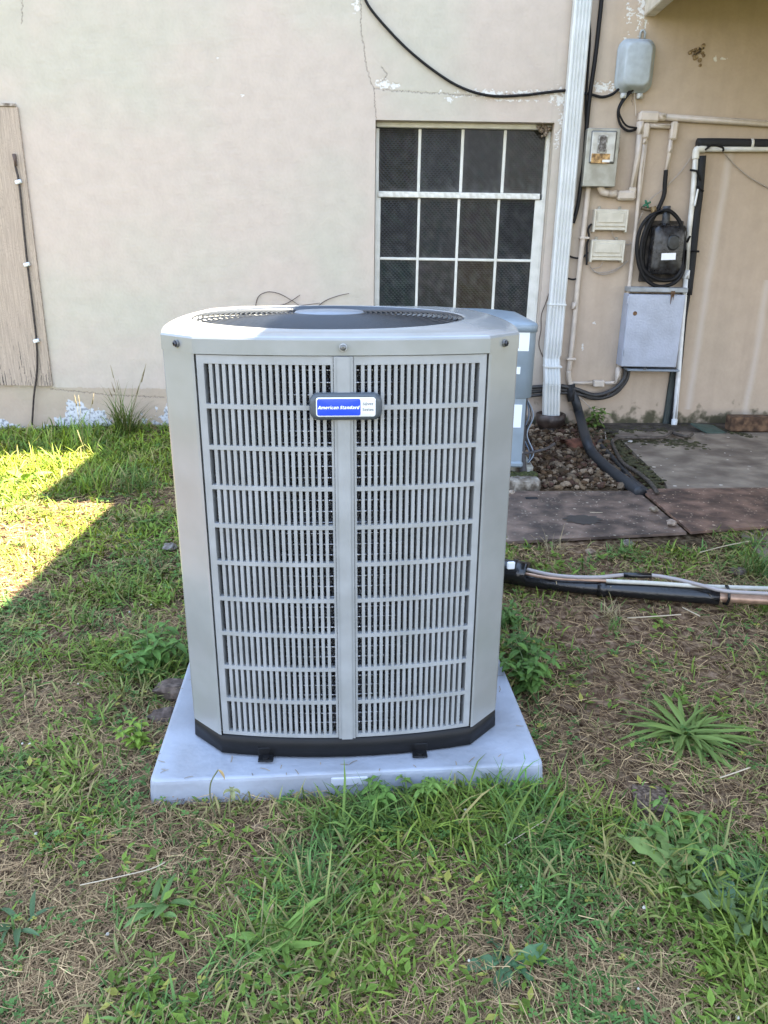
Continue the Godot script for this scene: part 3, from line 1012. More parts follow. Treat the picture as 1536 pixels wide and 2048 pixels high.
	for i in rr.size() - 1:
		var a: PackedVector3Array = rr[i]
		var b: PackedVector3Array = rr[i + 1]
		for k in a.size():
			var k2 := (k + 1) % a.size()
			var m := (a[k] + b[k2]) / 2
			st.set_smooth_group(-1 if i < 5 else 1)
			var out := Vector3(m.x, 0, m.z) if i < 5 else Vector3(m.x, 2.0, m.z) if i < 14 else Vector3(-m.x, 0.01, -m.z)
			quad(st, a[k], a[k2], b[k2], b[k], out)
	var cover := obj("top_cover", done(st), grey, u)
	for p in [[-0.30, 0.347, -0.9], [0.0, 0.392, 0.0], [0.33, 0.322, 0.9]]:
		var turn := Basis(Vector3.UP, p[2])
		st = mb()
		var at := Vector3(p[0], 0.944, p[1] + 0.006)
		if p[2] != 0.0: at = Vector3(signf(p[0]) * 0.3235, 0.944, 0.3295)
		if p[2] != 0.0: turn = Basis(Vector3.UP, signf(p[2]) * PI / 4)
		var tr := Transform3D(turn * Basis(Vector3.RIGHT, PI / 2), at)
		lathe(st, [Vector2(0.0076, -0.002), Vector2(0.0076, 0.001), Vector2(0.0068, 0.0025), Vector2(0.006, 0.0015)], tr, 16)
		obj("screw_washer", done(st), mat(Color(0.36, 0.36, 0.35) if p[2] == 0.0 else Color(0.10, 0.10, 0.10), 0.4), cover)
		st = mb(true)
		lathe(st, [Vector2(0.006, 0.001), Vector2(0.0055, 0.005), Vector2(0.003, 0.006), Vector2(0.0025, 0.003), Vector2(0.0, 0.003)], tr, 6)
		obj("screw", done(st), mat(Color(0.16, 0.16, 0.155) if p[2] == 0.0 else Color(0.05, 0.05, 0.055), 0.35, 0.6), cover)
	# fan guard: rings and spokes over the dark well
	var wire := mat(Color(0.020, 0.024, 0.030), 0.35)
	st = mb()
	for i in 20:
		var rad := 0.088 + i * 0.0120
		var pts: Array = []
		var n := 56
		for k in n + 1:
			var t := TAU * k / n
			pts.append(Vector3(cos(t) * rad, 0.9770 - 0.0095 * pow((rad - 0.085) / 0.235, 2.0), sin(t) * rad) + FAN)
		tb(st, pts, 0.0018, 5, -1, false)
	var guard := obj("fan_guard", done(st), wire, u)
	for k in 10:
		var t := TAU * (k + 0.35) / 10
		var pts: Array = []
		for i in 8:
			var rad := lerpf(0.06, 0.319, i / 7.0)
			pts.append(Vector3(cos(t) * rad, 0.9730 - 0.0095 * pow(clampf((rad - 0.085) / 0.235, 0, 1), 2.0), sin(t) * rad) + FAN)
		obj("spoke", tube(pts, 0.003, 6), wire, guard)
	st = mb()
	lathe(st, [Vector2(0.084, 0.962), Vector2(0.084, 0.976), Vector2(0.080, 0.9800), Vector2(0.0, 0.9815)], Transform3D(Basis.IDENTITY, FAN), 40)
	obj("motor_cap", done(st), mat(Color(0.17, 0.19, 0.215), 0.4, 0, "faint", 3.0), guard)
	st = mb()
	lathe(st, [Vector2(0.312, 0.905), Vector2(0.312, 0.80), Vector2(0.0, 0.72)], Transform3D(Basis.IDENTITY, FAN), 40)
	obj("fan_well", done(st), mat(Color(0.22, 0.225, 0.225), 0.6), u)
	for k in 3:
		st = mb()
		for i in 8:
			var a := TAU * k / 3 + i * 0.12
			var b := a + 0.12
			var h := 0.86 + i * 0.008
			quad(st, Vector3(cos(a) * 0.06, h, sin(a) * 0.06), Vector3(cos(a) * 0.29, h - 0.01, sin(a) * 0.29), Vector3(cos(b) * 0.29, h - 0.002, sin(b) * 0.29), Vector3(cos(b) * 0.06, h + 0.008, sin(b) * 0.06), Vector3.UP)
		obj("fan_blade", done(st), mat(Color(0.05, 0.055, 0.06), 0.5), u)
	# badge
	var at := Vector3(0.004, 0.829, face_z(0) + 0.006)
	var bd := obj("badge", plate([[0.128, 0.046, 0.016, -0.004], [0.140, 0.054, 0.018, 0.0], [0.140, 0.054, 0.018, 0.006], [0.130, 0.044, 0.016, 0.012], [0.118, 0.040, 0.010, 0.012]], at, 6), mat(Color(0.055, 0.065, 0.075), 0.4), u)
	obj("badge_plate", plate([[0.1145, 0.0385, 0.005, 0.0121], [0.1140, 0.038, 0.005, 0.0132], [0.113, 0.037, 0.005, 0.0134]], at, 4), mat(Color(0.72, 0.74, 0.76), 0.35, 0.2), bd)
	obj("badge_panel", plate([[0.0835, 0.0335, 0.004, 0.0135], [0.0830, 0.033, 0.004, 0.0140], [0.082, 0.032, 0.004, 0.0141]], at + Vector3(-0.0135, 0, 0), 4), mat(Color(0.010, 0.055, 0.62), 0.3), bd)
	var lean := Basis(Vector3(1, 0, 0), Vector3(0.26, 1, 0), Vector3(0, 0, 1))
	var ink := mat(Color(0.88, 0.90, 0.93), 0.5)
	text("lettering", "American Standard", 0.0086, Transform3D(lean, at + Vector3(-0.0135, -0.0005, 0.0146)), ink, bd, "Droid Sans", true)
	var navy := mat(Color(0.05, 0.06, 0.09), 0.5)
	text("lettering", "Silver", 0.0076, Transform3D(Basis.IDENTITY, at + Vector3(0.0425, 0.0065, 0.0138)), navy, bd, "Droid Serif")
	text("lettering", "Series", 0.0076, Transform3D(Basis.IDENTITY, at + Vector3(0.0425, -0.0050, 0.0138)), navy, bd, "Droid Serif")

# ------------------------------------------------------------------ the older unit behind
func old_unit() -> void:
	var blk := thing("concrete_block", "mossy pale concrete slab carrying the older unit", "slab", Vector3(0.40, 0.0, -4.42))
	obj("slab", box(Vector3(0.0, 0.05, -0.02), Vector3(0.80, 0.11, 0.90), 0.012), mat(Color(0.42, 0.42, 0.37), 0.9, 0, "dirty", 4.0, "rough_n", 0.7), blk)
	var brick := thing("concrete_brick", "loose rough concrete brick with moss on top, before the slab", "brick", Vector3(0.731, 0.012, -3.794))
	brick.rotation.y = 0.05
	obj("brick", box(Vector3(0.0, 0.03, -0.07), Vector3(0.155, 0.075, 0.13), 0.012), mat(Color(0.33, 0.30, 0.25), 0.95, 0, "dirty", 6.0, "rough_n", 1.0), brick)
	var tuft := mb()
	for i in 90:
		var s := SphereMesh.new()
		s.radius = rng.randf_range(0.006, 0.016)
		s.height = s.radius * 1.2
		s.radial_segments = 6
		s.rings = 3
		tuft.append_from(s, 0, Transform3D(Basis.IDENTITY, Vector3(rng.randf_range(-0.08, 0.075), 0.068, rng.randf_range(-0.14, -0.075))))
	obj("moss", tuft, mat(Color(0.07, 0.085, 0.015), 1.0, 0, "dirty", 14.0), brick)
	var u := thing("condenser_unit", "older blue-grey cooling unit with white stickers, half hidden behind the newer one", "air conditioner", Vector3(0.375, 0.118, -4.30))
	var blue := mat(Color(0.225, 0.275, 0.315), 0.42, 0, "faint", 1.5)
	var dark := mat(Color(0.10, 0.145, 0.16), 0.5, 0, "grime", 2.0)
	var sq := func(w: float, d: float, r: float, y: float) -> PackedVector3Array:
		var o := PackedVector3Array()
		for p in round_rect(w, d, r, 6): o.append(Vector3(p.x, y, p.y))
		return o
	var st := mb()
	loft(st, [sq.call(0.74, 0.78, 0.05, 0.36), sq.call(0.75, 0.79, 0.05, 0.365), sq.call(0.75, 0.79, 0.05, 0.690)], Vector3(0, 0.5, 0))
	obj("cabinet", done(st), blue, u)
	st = mb()
	loft(st, [sq.call(0.75, 0.79, 0.05, 0.690), sq.call(0.762, 0.802, 0.055, 0.692), sq.call(0.762, 0.802, 0.055, 0.725), sq.call(0.745, 0.785, 0.05, 0.734), sq.call(0.60, 0.64, 0.20, 0.752)], Vector3(0, 0.5, 0))
	lid(st, sq.call(0.60, 0.64, 0.20, 0.752), Vector3.UP)
	obj("top_cover", done(st), blue, u)
	st = mb()
	loft(st, [sq.call(0.70, 0.72, 0.05, 0.02), sq.call(0.70, 0.72, 0.05, 0.36)], Vector3(0, 0.2, 0))
	obj("lower_coil", done(st), dark, u)
	obj("base_pan", box(Vector3(-0.01, 0.012, 0.0), Vector3(0.72, 0.03, 0.80), 0.008), blue, u)
	obj("service_panel", box(Vector3(0.187, 0.19, 0.375), Vector3(0.314, 0.345, 0.02), 0.003), blue, u)
	var paper := mat(Color(0.72, 0.75, 0.77), 0.6)
	for q in [[0.285, 0.650, 0.3965, 0.10, 0.100], [0.275, 0.503, 0.3965, 0.05, 0.036], [0.300, 0.268, 0.3865, 0.05, 0.120]]:
		obj("sticker", box(Vector3(q[0], q[1], q[2]), Vector3(q[3], q[4], 0.001), 0.0), paper, u)
	obj("suction_pipe", tube(smooth_path([Vector3(0.345, 0.36, 0.30), Vector3(0.345, 0.2, 0.31), Vector3(0.352, 0.05, 0.33), Vector3(0.37, -0.09, 0.36)]), 0.020, 10), mat(Color(0.035, 0.033, 0.036), 0.6, 0, "grime", 6.0), u)
	obj("liquid_pipe", tube(smooth_path([Vector3(0.30, 0.085, 0.33), Vector3(0.36, 0.06, 0.34), Vector3(0.48, 0.075, 0.30), Vector3(0.55, 0.08, 0.20)]), 0.008, 8), mat(Color(0.04, 0.035, 0.035), 0.5), u)
	obj("service_valve", box(Vector3(0.325, 0.10, 0.31), Vector3(0.035, 0.05, 0.04), 0.008), mat(Color(0.05, 0.05, 0.05), 0.4, 0.5), u)
	obj("valve_cap", tube([Vector3(0.33, 0.07, 0.335), Vector3(0.35, 0.062, 0.35)], 0.009, 8), mat(Color(0.5, 0.5, 0.5), 0.4), u)
	for k in 3:
		obj("wire", tube(smooth_path([Vector3(0.36, 0.35, 0.28), Vector3(0.385 + k * 0.012, 0.25, 0.27), Vector3(0.36 + k * 0.01, 0.15, 0.28), Vector3(0.40 + k * 0.01, 0.05, 0.30), Vector3(0.39, 0.0, 0.31)]), 0.0035, 6), mat([Color(0.10, 0.15, 0.22), Color(0.03, 0.03, 0.03), Color(0.25, 0.3, 0.36)][k], 0.5), u)

# ------------------------------------------------------------------ along the wall
func downspout() -> void:
	var x := Vector3(1.128, 2.591, -5.270).x
	var d := thing("downspout", "tall white fluted metal rain pipe standing beside the window", "downpipe", Vector3(x, 0, ZW))
	var wm := mat(Color(0.60, 0.605, 0.58), 0.45, 0, "faint", 1.0)
	var sect := func(s: float) -> PackedVector2Array:
		var p := PackedVector2Array()
		p.append(Vector2(-0.052, 0.004))
		p.append(Vector2(-0.052, 0.066))
		p.append(Vector2(-0.044, 0.074))
		for i in 4:
			var c := -0.030 + i * 0.020
			p.append(Vector2(c - 0.0055, 0.074))
			p.append(Vector2(c - 0.002, 0.067))
			p.append(Vector2(c + 0.002, 0.067))
			p.append(Vector2(c + 0.0055, 0.074))
		p.append(Vector2(0.044, 0.074))
		p.append(Vector2(0.052, 0.066))
		p.append(Vector2(0.052, 0.004))
		var o := PackedVector2Array()
		for q in p: o.append(Vector2(q.x * s, q.y))
		return o
	var run := func(path: Array, s: float) -> SurfaceTool:
		var st := mb(true)
		var rings: Array = []
		for q in path:
			var r := PackedVector3Array()
			for p in sect.call(s): r.append(Vector3(p.x + q.x, q.y, p.y + q.z))
			rings.append(r)
		loft(st, rings, Vector3(path[0].x, (path[0].y + path[-1].y) / 2, 0.03))
		return done(st)
	obj("pipe", run.call([Vector3(0, 3.55, 0.006), Vector3(0, 0.835, 0.006)], 1.0), wm, d)
	obj("pipe", run.call([Vector3(0, 0.875, 0.004), Vector3(0.0, 0.52, 0.004)], 1.06), wm, d)
	obj("elbow", run.call([Vector3(0.0, 0.53, 0.006), Vector3(-0.004, 0.50, 0.006), Vector3(-0.002, 0.36, 0.075), Vector3(-0.002, 0.33, 0.085)], 1.0), wm, d)
	obj("pipe", run.call([Vector3(-0.002, 0.345, 0.083), Vector3(-0.002, 0.29, 0.083), Vector3(0.01, 0.06, 0.10)], 1.05), wm, d)
	for y in [0.855, 0.45]:
		obj("band", box(Vector3(0, y, 0.042 if y > 0.5 else 0.075), Vector3(0.116, 0.012, 0.082), 0.002), wm, d)
	# clay pipe that takes the water
	var clay := thing("clay_drain_pipe", "dark glazed clay drain socket at the foot of the downpipe", "drain pipe", Vector3(1.134, -0.021, -5.220))
	var cm := mat(Color(0.085, 0.060, 0.048), 0.45, 0, "dirty", 5.0)
	var st := mb()
	var foot: Vector3 = Vector3(0, -0.03, 0)
	lathe(st, [Vector2(0.070, 0.0), Vector2(0.074, 0.10), Vector2(0.098, 0.118), Vector2(0.102, 0.185), Vector2(0.092, 0.190), Vector2(0.080, 0.185), Vector2(0.072, 0.12), Vector2(0.0, 0.11)], Transform3D(Basis(), foot), 22)
	obj("socket", done(st), cm, clay)
	obj("bend", tube(smooth_path([Vector3(0, 0.06, 0), Vector3(0.02, 0.0, 0.015), Vector3(0.09, -0.02, 0.03), Vector3(0.19, -0.03, 0.05)]), 0.075, 14, 0.068), cm, clay)
	var shard := thing("clay_shard", "broken orange-brown clay shard lying on the gravel below the drain", "shard", Vector3(1.203, 0.040, -4.721))
	var sh := mb(true)
	for i in 7:
		var a := -0.9 + i * 0.26
		var b := a + 0.26
		for k in [0.0, 0.012]:
			quad(sh, Vector3(-0.10, cos(a) * (0.08 + k) - 0.05, sin(a) * (0.08 + k)), Vector3(0.10 - 0.03 * (i % 2), cos(a) * (0.08 + k) - 0.05, sin(a) * (0.08 + k)), Vector3(0.09, cos(b) * (0.08 + k) - 0.05, sin(b) * (0.08 + k)), Vector3(-0.08, cos(b) * (0.08 + k) - 0.05, sin(b) * (0.08 + k)), Vector3(0, k - 0.005, 0))
	var so := obj("curved_piece", done(sh), mat(Color(0.20, 0.075, 0.04), 0.85, 0, "dirty", 6.0), shard)
	so.rotation.y = 0.35

func wire_thing(called: String, label: String, pts: Array, r: float, m: Material, cat := "cable", n := 8, sides := 7, group := "") -> MeshInstance3D:
	var o := obj(called, tube(smooth_path(pts, n), r, sides), m)
	tag(o, label, cat, group)
	return o

func wall_left() -> void:
	var b := thing("wooden_board", "weathered grey-tan wooden board covering an opening at the left", "board", Vector3(-2.62, 1.118, ZW))
	var st := mb(true)
	var W0 := 0.60
	for q in [[-W0 / 2, W0 / 2]]:
		pass
	var h := 0.868
	var fr := 0.018
	for p in [[-0.30, -h, 0, 1], [-0.30, h, 0, 0], [0.30, h, 1, 0], [-0.30, -h, 0, 1], [0.30, h, 1, 0], [0.30, -h, 1, 1]]:
		st.set_uv(Vector2(p[2], p[3]))
		st.add_vertex(Vector3(p[0], p[1], fr))
	for e in [[-0.30, h, 0.30, h], [0.30, h, 0.30, -h], [0.30, -h, -0.30, -h], [-0.30, -h, -0.30, h]]:
		for p in [[0, 0], [1, 0], [1, 1], [0, 0], [1, 1], [0, 1]]:
			st.set_uv(Vector2(0.95 * p[0], 0.02))
			st.add_vertex(Vector3(e[p[0] * 2], e[p[0] * 2 + 1], fr if p[1] == 0 else 0.0))
	var wm := StandardMaterial3D.new()
	wm.albedo_texture = tex.wood
	wm.albedo_color = Color(0.91, 0.89, 0.87)
	wm.roughness = 0.85
	st.generate_normals()
	obj("board", st, wm, b)
	var trim := mat(Color(0.47, 0.41, 0.34), 0.8, 0, "dirty", 5.0)
	obj("top_batten", box(Vector3(-0.01, h + 0.012, 0.012), Vector3(0.60, 0.020, 0.026), 0.003), trim, b)
	var c := thing("clipped_cable", "thin dark rusty cable clipped down the wooden board", "cable", Vector3(-2.372, 1.719, -5.320))
	var o: Vector3 = Vector3(-2.372, 1.719, -5.320)
	var pts: Array = []
	for p in [Vector3(-2.372, 1.719, -5.320), Vector3(-2.373, 1.641, -5.320), Vector3(-2.363, 1.553, -5.320), Vector3(-2.370, 1.299, -5.320), Vector3(-2.377, 1.051, -5.320), Vector3(-2.379, 0.763, -5.320), Vector3(-2.384, 0.548, -5.320), Vector3(-2.405, 0.362, -5.320), Vector3(-2.449, 0.188, -5.320), Vector3(-2.491, -0.025, -5.320)]: pts.append(p - o)
	obj("wire", tube(smooth_path(pts), 0.0065, 7), mat(Color(0.055, 0.040, 0.032), 0.6, 0, "dirty", 9.0), c)
	obj("frayed_end", tube([pts[0], pts[0] + Vector3(0.005, -0.07, 0.003)], 0.012, 7, 0.008), mat(Color(0.09, 0.06, 0.045), 0.8), c)
	for p in [Vector3(-2.366, 1.556, -5.320), Vector3(-2.380, 1.054, -5.320), Vector3(-2.383, 0.559, -5.320)]:
		var k := mb(true)
		bx(k, p - o + Vector3(0, 0, 0.002), Vector3(0.040, 0.024, 0.018), 0.004, Basis(Vector3.BACK, 0.25))
		bx(k, p - o + Vector3(0.014, 0.004, 0.008), Vector3(0.014, 0.014, 0.016), 0.003)
		obj("clip", done(k), mat(Color(0.62, 0.66, 0.68), 0.35, 0.3), c)
	var black := mat(Color(0.014, 0.013, 0.013), 0.45)
	black.metallic_specular = 0.25
	wire_thing("slack_cable", "black cable sagging across the wall above the window", [Vector3(-0.186, 2.666, -5.336), Vector3(-0.147, 2.570, -5.336), Vector3(-0.041, 2.457, -5.336), Vector3(0.113, 2.325, -5.336), Vector3(0.300, 2.201, -5.336), Vector3(0.457, 2.127, -5.336), Vector3(0.629, 2.091, -5.336), Vector3(0.829, 2.099, -5.336), Vector3(0.982, 2.118, -5.336), Vector3(1.119, 2.131, -5.336)], 0.0082, black)
	# dry creeper stems on the wall behind the unit
	var v := thing("dry_creeper", "bare dry creeper stems clinging to the wall above the newer unit", "creeper", Vector3(-0.587, 0.773, -5.340))
	var vo: Vector3 = Vector3(-0.587, 0.773, -5.340)
	var vm := mat(Color(0.10, 0.075, 0.06), 0.8)
	for q in [[Vector3(-0.890, 0.778, -5.338), Vector3(-0.867, 0.867, -5.338), Vector3(-0.802, 0.903, -5.338), Vector3(-0.718, 0.891, -5.338), Vector3(-0.636, 0.847, -5.338), Vector3(-0.586, 0.816, -5.338)], [Vector3(-0.772, 0.800, -5.338), Vector3(-0.670, 0.834, -5.338), Vector3(-0.585, 0.887, -5.338)], [Vector3(-0.486, 0.798, -5.338), Vector3(-0.418, 0.851, -5.338), Vector3(-0.334, 0.884, -5.338), Vector3(-0.257, 0.902, -5.338)], [Vector3(-0.721, 0.814, -5.338), Vector3(-0.620, 0.815, -5.338), Vector3(-0.452, 0.837, -5.338)]]:
		var qq: Array = []
		for p in q: qq.append(p - vo)
		obj("stem", tube(smooth_path(qq), 0.0035, 5, 0.002), vm, v)

func wall_right() -> void:
	var black := mat(Color(0.014, 0.013, 0.013), 0.45)
	black.metallic_specular = 0.25
	var painted := mat(Color(0.53, 0.45, 0.37), 0.55, 0, "faint", 3.0)      # pipes painted with the wall
	var steel := mat(Color(0.33, 0.32, 0.275), 0.42, 0.35, "grime", 2.5)
	# grey rounded network box
	var nb := thing("network_box", "pale grey rounded plastic box high on the wall right of the downpipe", "junction box", Vector3(1.486, 2.264, -5.350))
	var gp := mat(Color(0.36, 0.39, 0.40), 0.5, 0, "faint", 4.0)
	var eg := func(w: float, hh: float, z: float, taper: float) -> PackedVector3Array:
		var o := PackedVector3Array()
		for p in round_rect(w, hh, minf(w, hh) * 0.24, 6):
			var k := 1.0 - taper * absf(p.y) / (hh / 2)
			var lift := 0.0
			o.append(Vector3(p.x * k, p.y + lift, z))
		return o
	var st := mb()
	var rings := [eg.call(0.232, 0.285, 0.0, 0.06), eg.call(0.240, 0.292, 0.012, 0.08), eg.call(0.240, 0.292, 0.020, 0.08), eg.call(0.226, 0.278, 0.022, 0.10), eg.call(0.220, 0.270, 0.040, 0.12), eg.call(0.175, 0.235, 0.080, 0.12), eg.call(0.165, 0.225, 0.086, 0.12), eg.call(0.15, 0.21, 0.088, 0.12)]
	for i in rings.size() - 1:
		for k in rings[i].size():
			var k2: int = (k + 1) % rings[i].size()
			var m: Vector3 = rings[i][k] + rings[i + 1][k2]
			m.z = 0.15 if i < 5 else 0.4
			quad(st, rings[i][k], rings[i][k2], rings[i + 1][k2], rings[i + 1][k], m)
	lid(st, rings[-1], Vector3(0, 0, 1))
	obj("shell", done(st), gp, nb)
	obj("hanging_lug", tube([Vector3(0.014, 0.15, 0.012), Vector3(0.014, 0.18, 0.012), Vector3(0.022, 0.192, 0.012), Vector3(0.034, 0.192, 0.012), Vector3(0.042, 0.18, 0.012), Vector3(0.042, 0.15, 0.012)], 0.006, 7), gp, nb)
	for x in [-0.055, 0.045]:
		obj("gland", tube([Vector3(x, -0.15, 0.03), Vector3(x, -0.178, 0.03)], 0.019, 10), mat(Color(0.45, 0.45, 0.42), 0.6), nb)
	wire_thing("box_cable", "black cable running from behind the downpipe up into the rounded box", [Vector3(1.166, 2.114, -5.330), Vector3(1.234, 2.107, -5.330), Vector3(1.306, 2.094, -5.330), Vector3(1.366, 2.111, -5.330), Vector3(1.408, 2.145, -5.330)], 0.0085, black)
	wire_thing("box_cable", "outer of two black cable loops between the rounded box and the conduit", [Vector3(1.474, 2.133, -5.320), Vector3(1.429, 2.078, -5.320), Vector3(1.408, 2.016, -5.320), Vector3(1.429, 1.944, -5.320), Vector3(1.483, 1.906, -5.320), Vector3(1.538, 1.918, -5.320)], 0.008, black, "cable", 8, 7, "twin cable loops under the rounded box")
	wire_thing("box_cable", "inner of two black cable loops between the rounded box and the conduit", [Vector3(1.484, 2.131, -5.310), Vector3(1.441, 2.082, -5.310), Vector3(1.411, 2.021, -5.310), Vector3(1.432, 1.971, -5.310), Vector3(1.471, 1.932, -5.310), Vector3(1.534, 1.922, -5.310)], 0.006, black, "cable", 8, 7, "twin cable loops under the rounded box")
	wire_thing("thin_wire", "thin tan wire hanging straight down below the rounded box", [Vector3(1.502, 2.130, -5.330), Vector3(1.504, 2.094, -5.330), Vector3(1.517, 2.039, -5.330), Vector3(1.525, 1.992, -5.330)], 0.003, painted)
	wire_thing("riser_cable", "thick black cable hugging the right side of the downpipe", [Vector3(1.244, 2.682, -5.320), Vector3(1.242, 2.476, -5.320), Vector3(1.237, 2.292, -5.320), Vector3(1.226, 2.102, -5.320), Vector3(1.224, 1.936, -5.320), Vector3(1.229, 1.737, -5.320), Vector3(1.221, 1.621, -5.320), Vector3(1.213, 1.473, -5.320), Vector3(1.192, 1.364, -5.320)], 0.0135, black)
	wire_thing("riser_cable", "thinner twisted black cable between the downpipe and the disconnect box", [Vector3(1.154, 2.658, -5.330), Vector3(1.193, 2.452, -5.330), Vector3(1.202, 2.266, -5.330), Vector3(1.206, 2.076, -5.330), Vector3(1.220, 1.909, -5.330), Vector3(1.224, 1.709, -5.330), Vector3(1.217, 1.586, -5.330)], 0.007, black)
	# disconnect switch box
	var db := thing("disconnect_box", "weathered metal disconnect switch box with a recessed cover plate", "switch box", Vector3(1.329, 1.756, -5.350))
	var o: Vector3 = Vector3(1.329, 1.756, -5.350)
	st = mb(true)
	bx(st, Vector3(1.318, 1.744, -5.300), Vector3(0.203, 0.332, 0.100) , 0.004)
	var body := obj("body", done(st), steel, db)
	body.position = -o
	st = mb(true)
	bx(st, Vector3(1.319, 1.803, -5.300), Vector3(0.159, 0.186, 0.100) , 0.006)
	var frame := obj("cover", done(st), mat(Color(0.10, 0.10, 0.09), 0.5), db)
	frame.position = -o + Vector3(0, 0, 0.008)
	st = mb(true)
	bx(st, Vector3(1.318, 1.804, -5.300), Vector3(0.145, 0.172, 0.100) , 0.004)
	var cv := obj("face_plate", done(st), mat(Color(0.36, 0.36, 0.34), 0.3, 0.5, "grime", 3.0), db)
	cv.position = -o + Vector3(0, 0, 0.016)
	var q0: Vector3 = Vector3(1.310, 1.819, -5.232) - o
	obj("switch_surround", box(q0, Vector3(0.060, 0.10, 0.006), 0.002), mat(Color(0.45, 0.45, 0.42), 0.4, 0.3, "dirty", 9.0), db)
	obj("switch_plate", box(q0 + Vector3(0, 0, 0.004), Vector3(0.042, 0.085, 0.006), 0.002), mat(Color(0.22, 0.20, 0.18), 0.7, 0, "dirty", 12.0), db)
	obj("rusty_label", box(Vector3(1.307, 1.738, -5.233) - o, Vector3(0.115, 0.055, 0.002), 0.0), mat(Color(0.55, 0.33, 0.12), 0.6, 0, "dirty", 8.0), db)
	obj("white_tag", box(Vector3(1.342, 1.724, -5.231) - o, Vector3(0.045, 0.014, 0.002), 0.0), mat(Color(0.7, 0.68, 0.62), 0.6), db)
	st = mb(true)
	tb(st, smooth_path([Vector3(1.416, 1.760, -5.300) - o, Vector3(1.422, 1.793, -5.280) - o, Vector3(1.409, 1.834, -5.270) - o, Vector3(1.418, 1.864, -5.260) - o]), 0.012, 6, 0.007)
	obj("lever", done(st), mat(Color(0.08, 0.045, 0.035), 0.6), db)
	# conduit run A: along the wall to the right, corner body, down to the box
	var ca := thing("conduit", "long beige painted conduit turning from the wall's right edge down to the switch box", "conduit", Vector3(1.568, 1.973, -5.350))
	o = Vector3(1.568, 1.973, -5.350)
	var part := func(called: String, pts: Array, r: float, parent: Node3D, off: Vector3, m: Material, n := 1, sides := 10) -> MeshInstance3D:
		var l: Array = []
		for p in pts: l.append(p - off)
		return obj(called, tube(smooth_path(l, n) if n > 1 else l, r, sides), m, parent)
	part.call("pipe", [Vector3(1.676, 1.986, -5.315), Vector3(2.670, 1.945, -5.315)], 0.019, ca, o, painted)
	part.call("coupling", [Vector3(1.645, 1.989, -5.315), Vector3(1.701, 1.985, -5.315)], 0.023, ca, o, painted)
	st = mb(true)
	bx(st, Vector3(1.599, 1.985, -5.315) - o, Vector3(0.125, 0.062, 0.056), 0.012, Basis(Vector3.BACK, -0.02))
	obj("corner_body", done(st), painted, ca)
	part.call("coupling", [Vector3(1.553, 1.959, -5.315), Vector3(1.558, 1.889, -5.315)], 0.024, ca, o, painted)
	part.call("pipe", [Vector3(1.557, 1.901, -5.315), Vector3(1.560, 1.770, -5.315), Vector3(1.547, 1.566, -5.315)], 0.019, ca, o, painted)
	st = mb(true)
	bx(st, Vector3(1.513, 1.533, -5.315) - o, Vector3(0.115, 0.058, 0.055), 0.012, Basis(Vector3.BACK, 0.03))
	bx(st, Vector3(1.548, 1.563, -5.315) - o, Vector3(0.045, 0.04, 0.045), 0.008)
	obj("corner_body", done(st), painted, ca)
	part.call("coupling", [Vector3(1.450, 1.541, -5.310), Vector3(1.392, 1.543, -5.310)], 0.022, ca, o, painted)
	part.call("elbow", [Vector3(1.393, 1.542, -5.300), Vector3(1.360, 1.551, -5.300), Vector3(1.342, 1.574, -5.300), Vector3(1.344, 1.586, -5.300)], 0.022, ca, o, painted, 4)
	# conduit run B: the frame of thinner pipes with two corner bodies
	var cb := thing("conduit", "thin beige conduit with two corner bodies, running far down to the foot of the wall", "conduit", Vector3(1.597, 1.917, -5.350))
	o = Vector3(1.597, 1.917, -5.350)
	st = mb(true)
	bx(st, Vector3(1.592, 1.907, -5.320) - o, Vector3(0.042, 0.09, 0.05), 0.010)
	obj("corner_body", done(st), painted, cb)
	part.call("pipe", [Vector3(1.600, 1.938, -5.320), Vector3(1.741, 1.935, -5.320)], 0.014, cb, o, painted)
	st = mb(true)
	bx(st, Vector3(1.766, 1.910, -5.320) - o, Vector3(0.044, 0.105, 0.05), 0.010)
	obj("corner_body", done(st), painted, cb)
	part.call("pipe", [Vector3(1.757, 1.864, -5.320), Vector3(1.758, 1.788, -5.320), Vector3(1.753, 1.681, -5.320)], 0.013, cb, o, painted)
	part.call("coupling", [Vector3(1.758, 1.830, -5.320), Vector3(1.758, 1.785, -5.320)], 0.016, cb, o, painted)
	part.call("coupling", [Vector3(1.594, 1.868, -5.320), Vector3(1.592, 1.834, -5.320)], 0.017, cb, o, painted)
	part.call("pipe", [Vector3(1.593, 1.845, -5.320), Vector3(1.588, 1.684, -5.320), Vector3(1.598, 1.448, -5.320), Vector3(1.601, 1.049, -5.320), Vector3(1.599, 0.694, -5.320), Vector3(1.591, 0.408, -5.320)], 0.013, cb, o, painted)
	part.call("earth_wire", [Vector3(1.608, 1.857, -5.320), Vector3(1.607, 1.713, -5.320), Vector3(1.605, 1.523, -5.320), Vector3(1.604, 1.478, -5.320)], 0.005, cb, o, painted)
	part.call("coupling", [Vector3(1.594, 0.443, -5.320), Vector3(1.592, 0.340, -5.320)], 0.020, cb, o, painted)
	st = mb(true)
	bx(st, Vector3(1.467, 0.330, -5.325) - o, Vector3(0.075, 0.045, 0.045), 0.006)
	obj("small_box", done(st), painted, cb)
	part.call("pipe", [Vector3(1.277, 0.330, -5.325), Vector3(1.425, 0.333, -5.325)], 0.011, cb, o, painted)
	part.call("pipe", [Vector3(1.505, 0.331, -5.325), Vector3(1.601, 0.339, -5.325)], 0.012, cb, o, painted)
	# conduit C: from the switch box down along the downpipe
	var cc := thing("conduit", "beige conduit dropping from the switch box between downpipe and small panels", "conduit", Vector3(1.278, 1.576, -5.350))
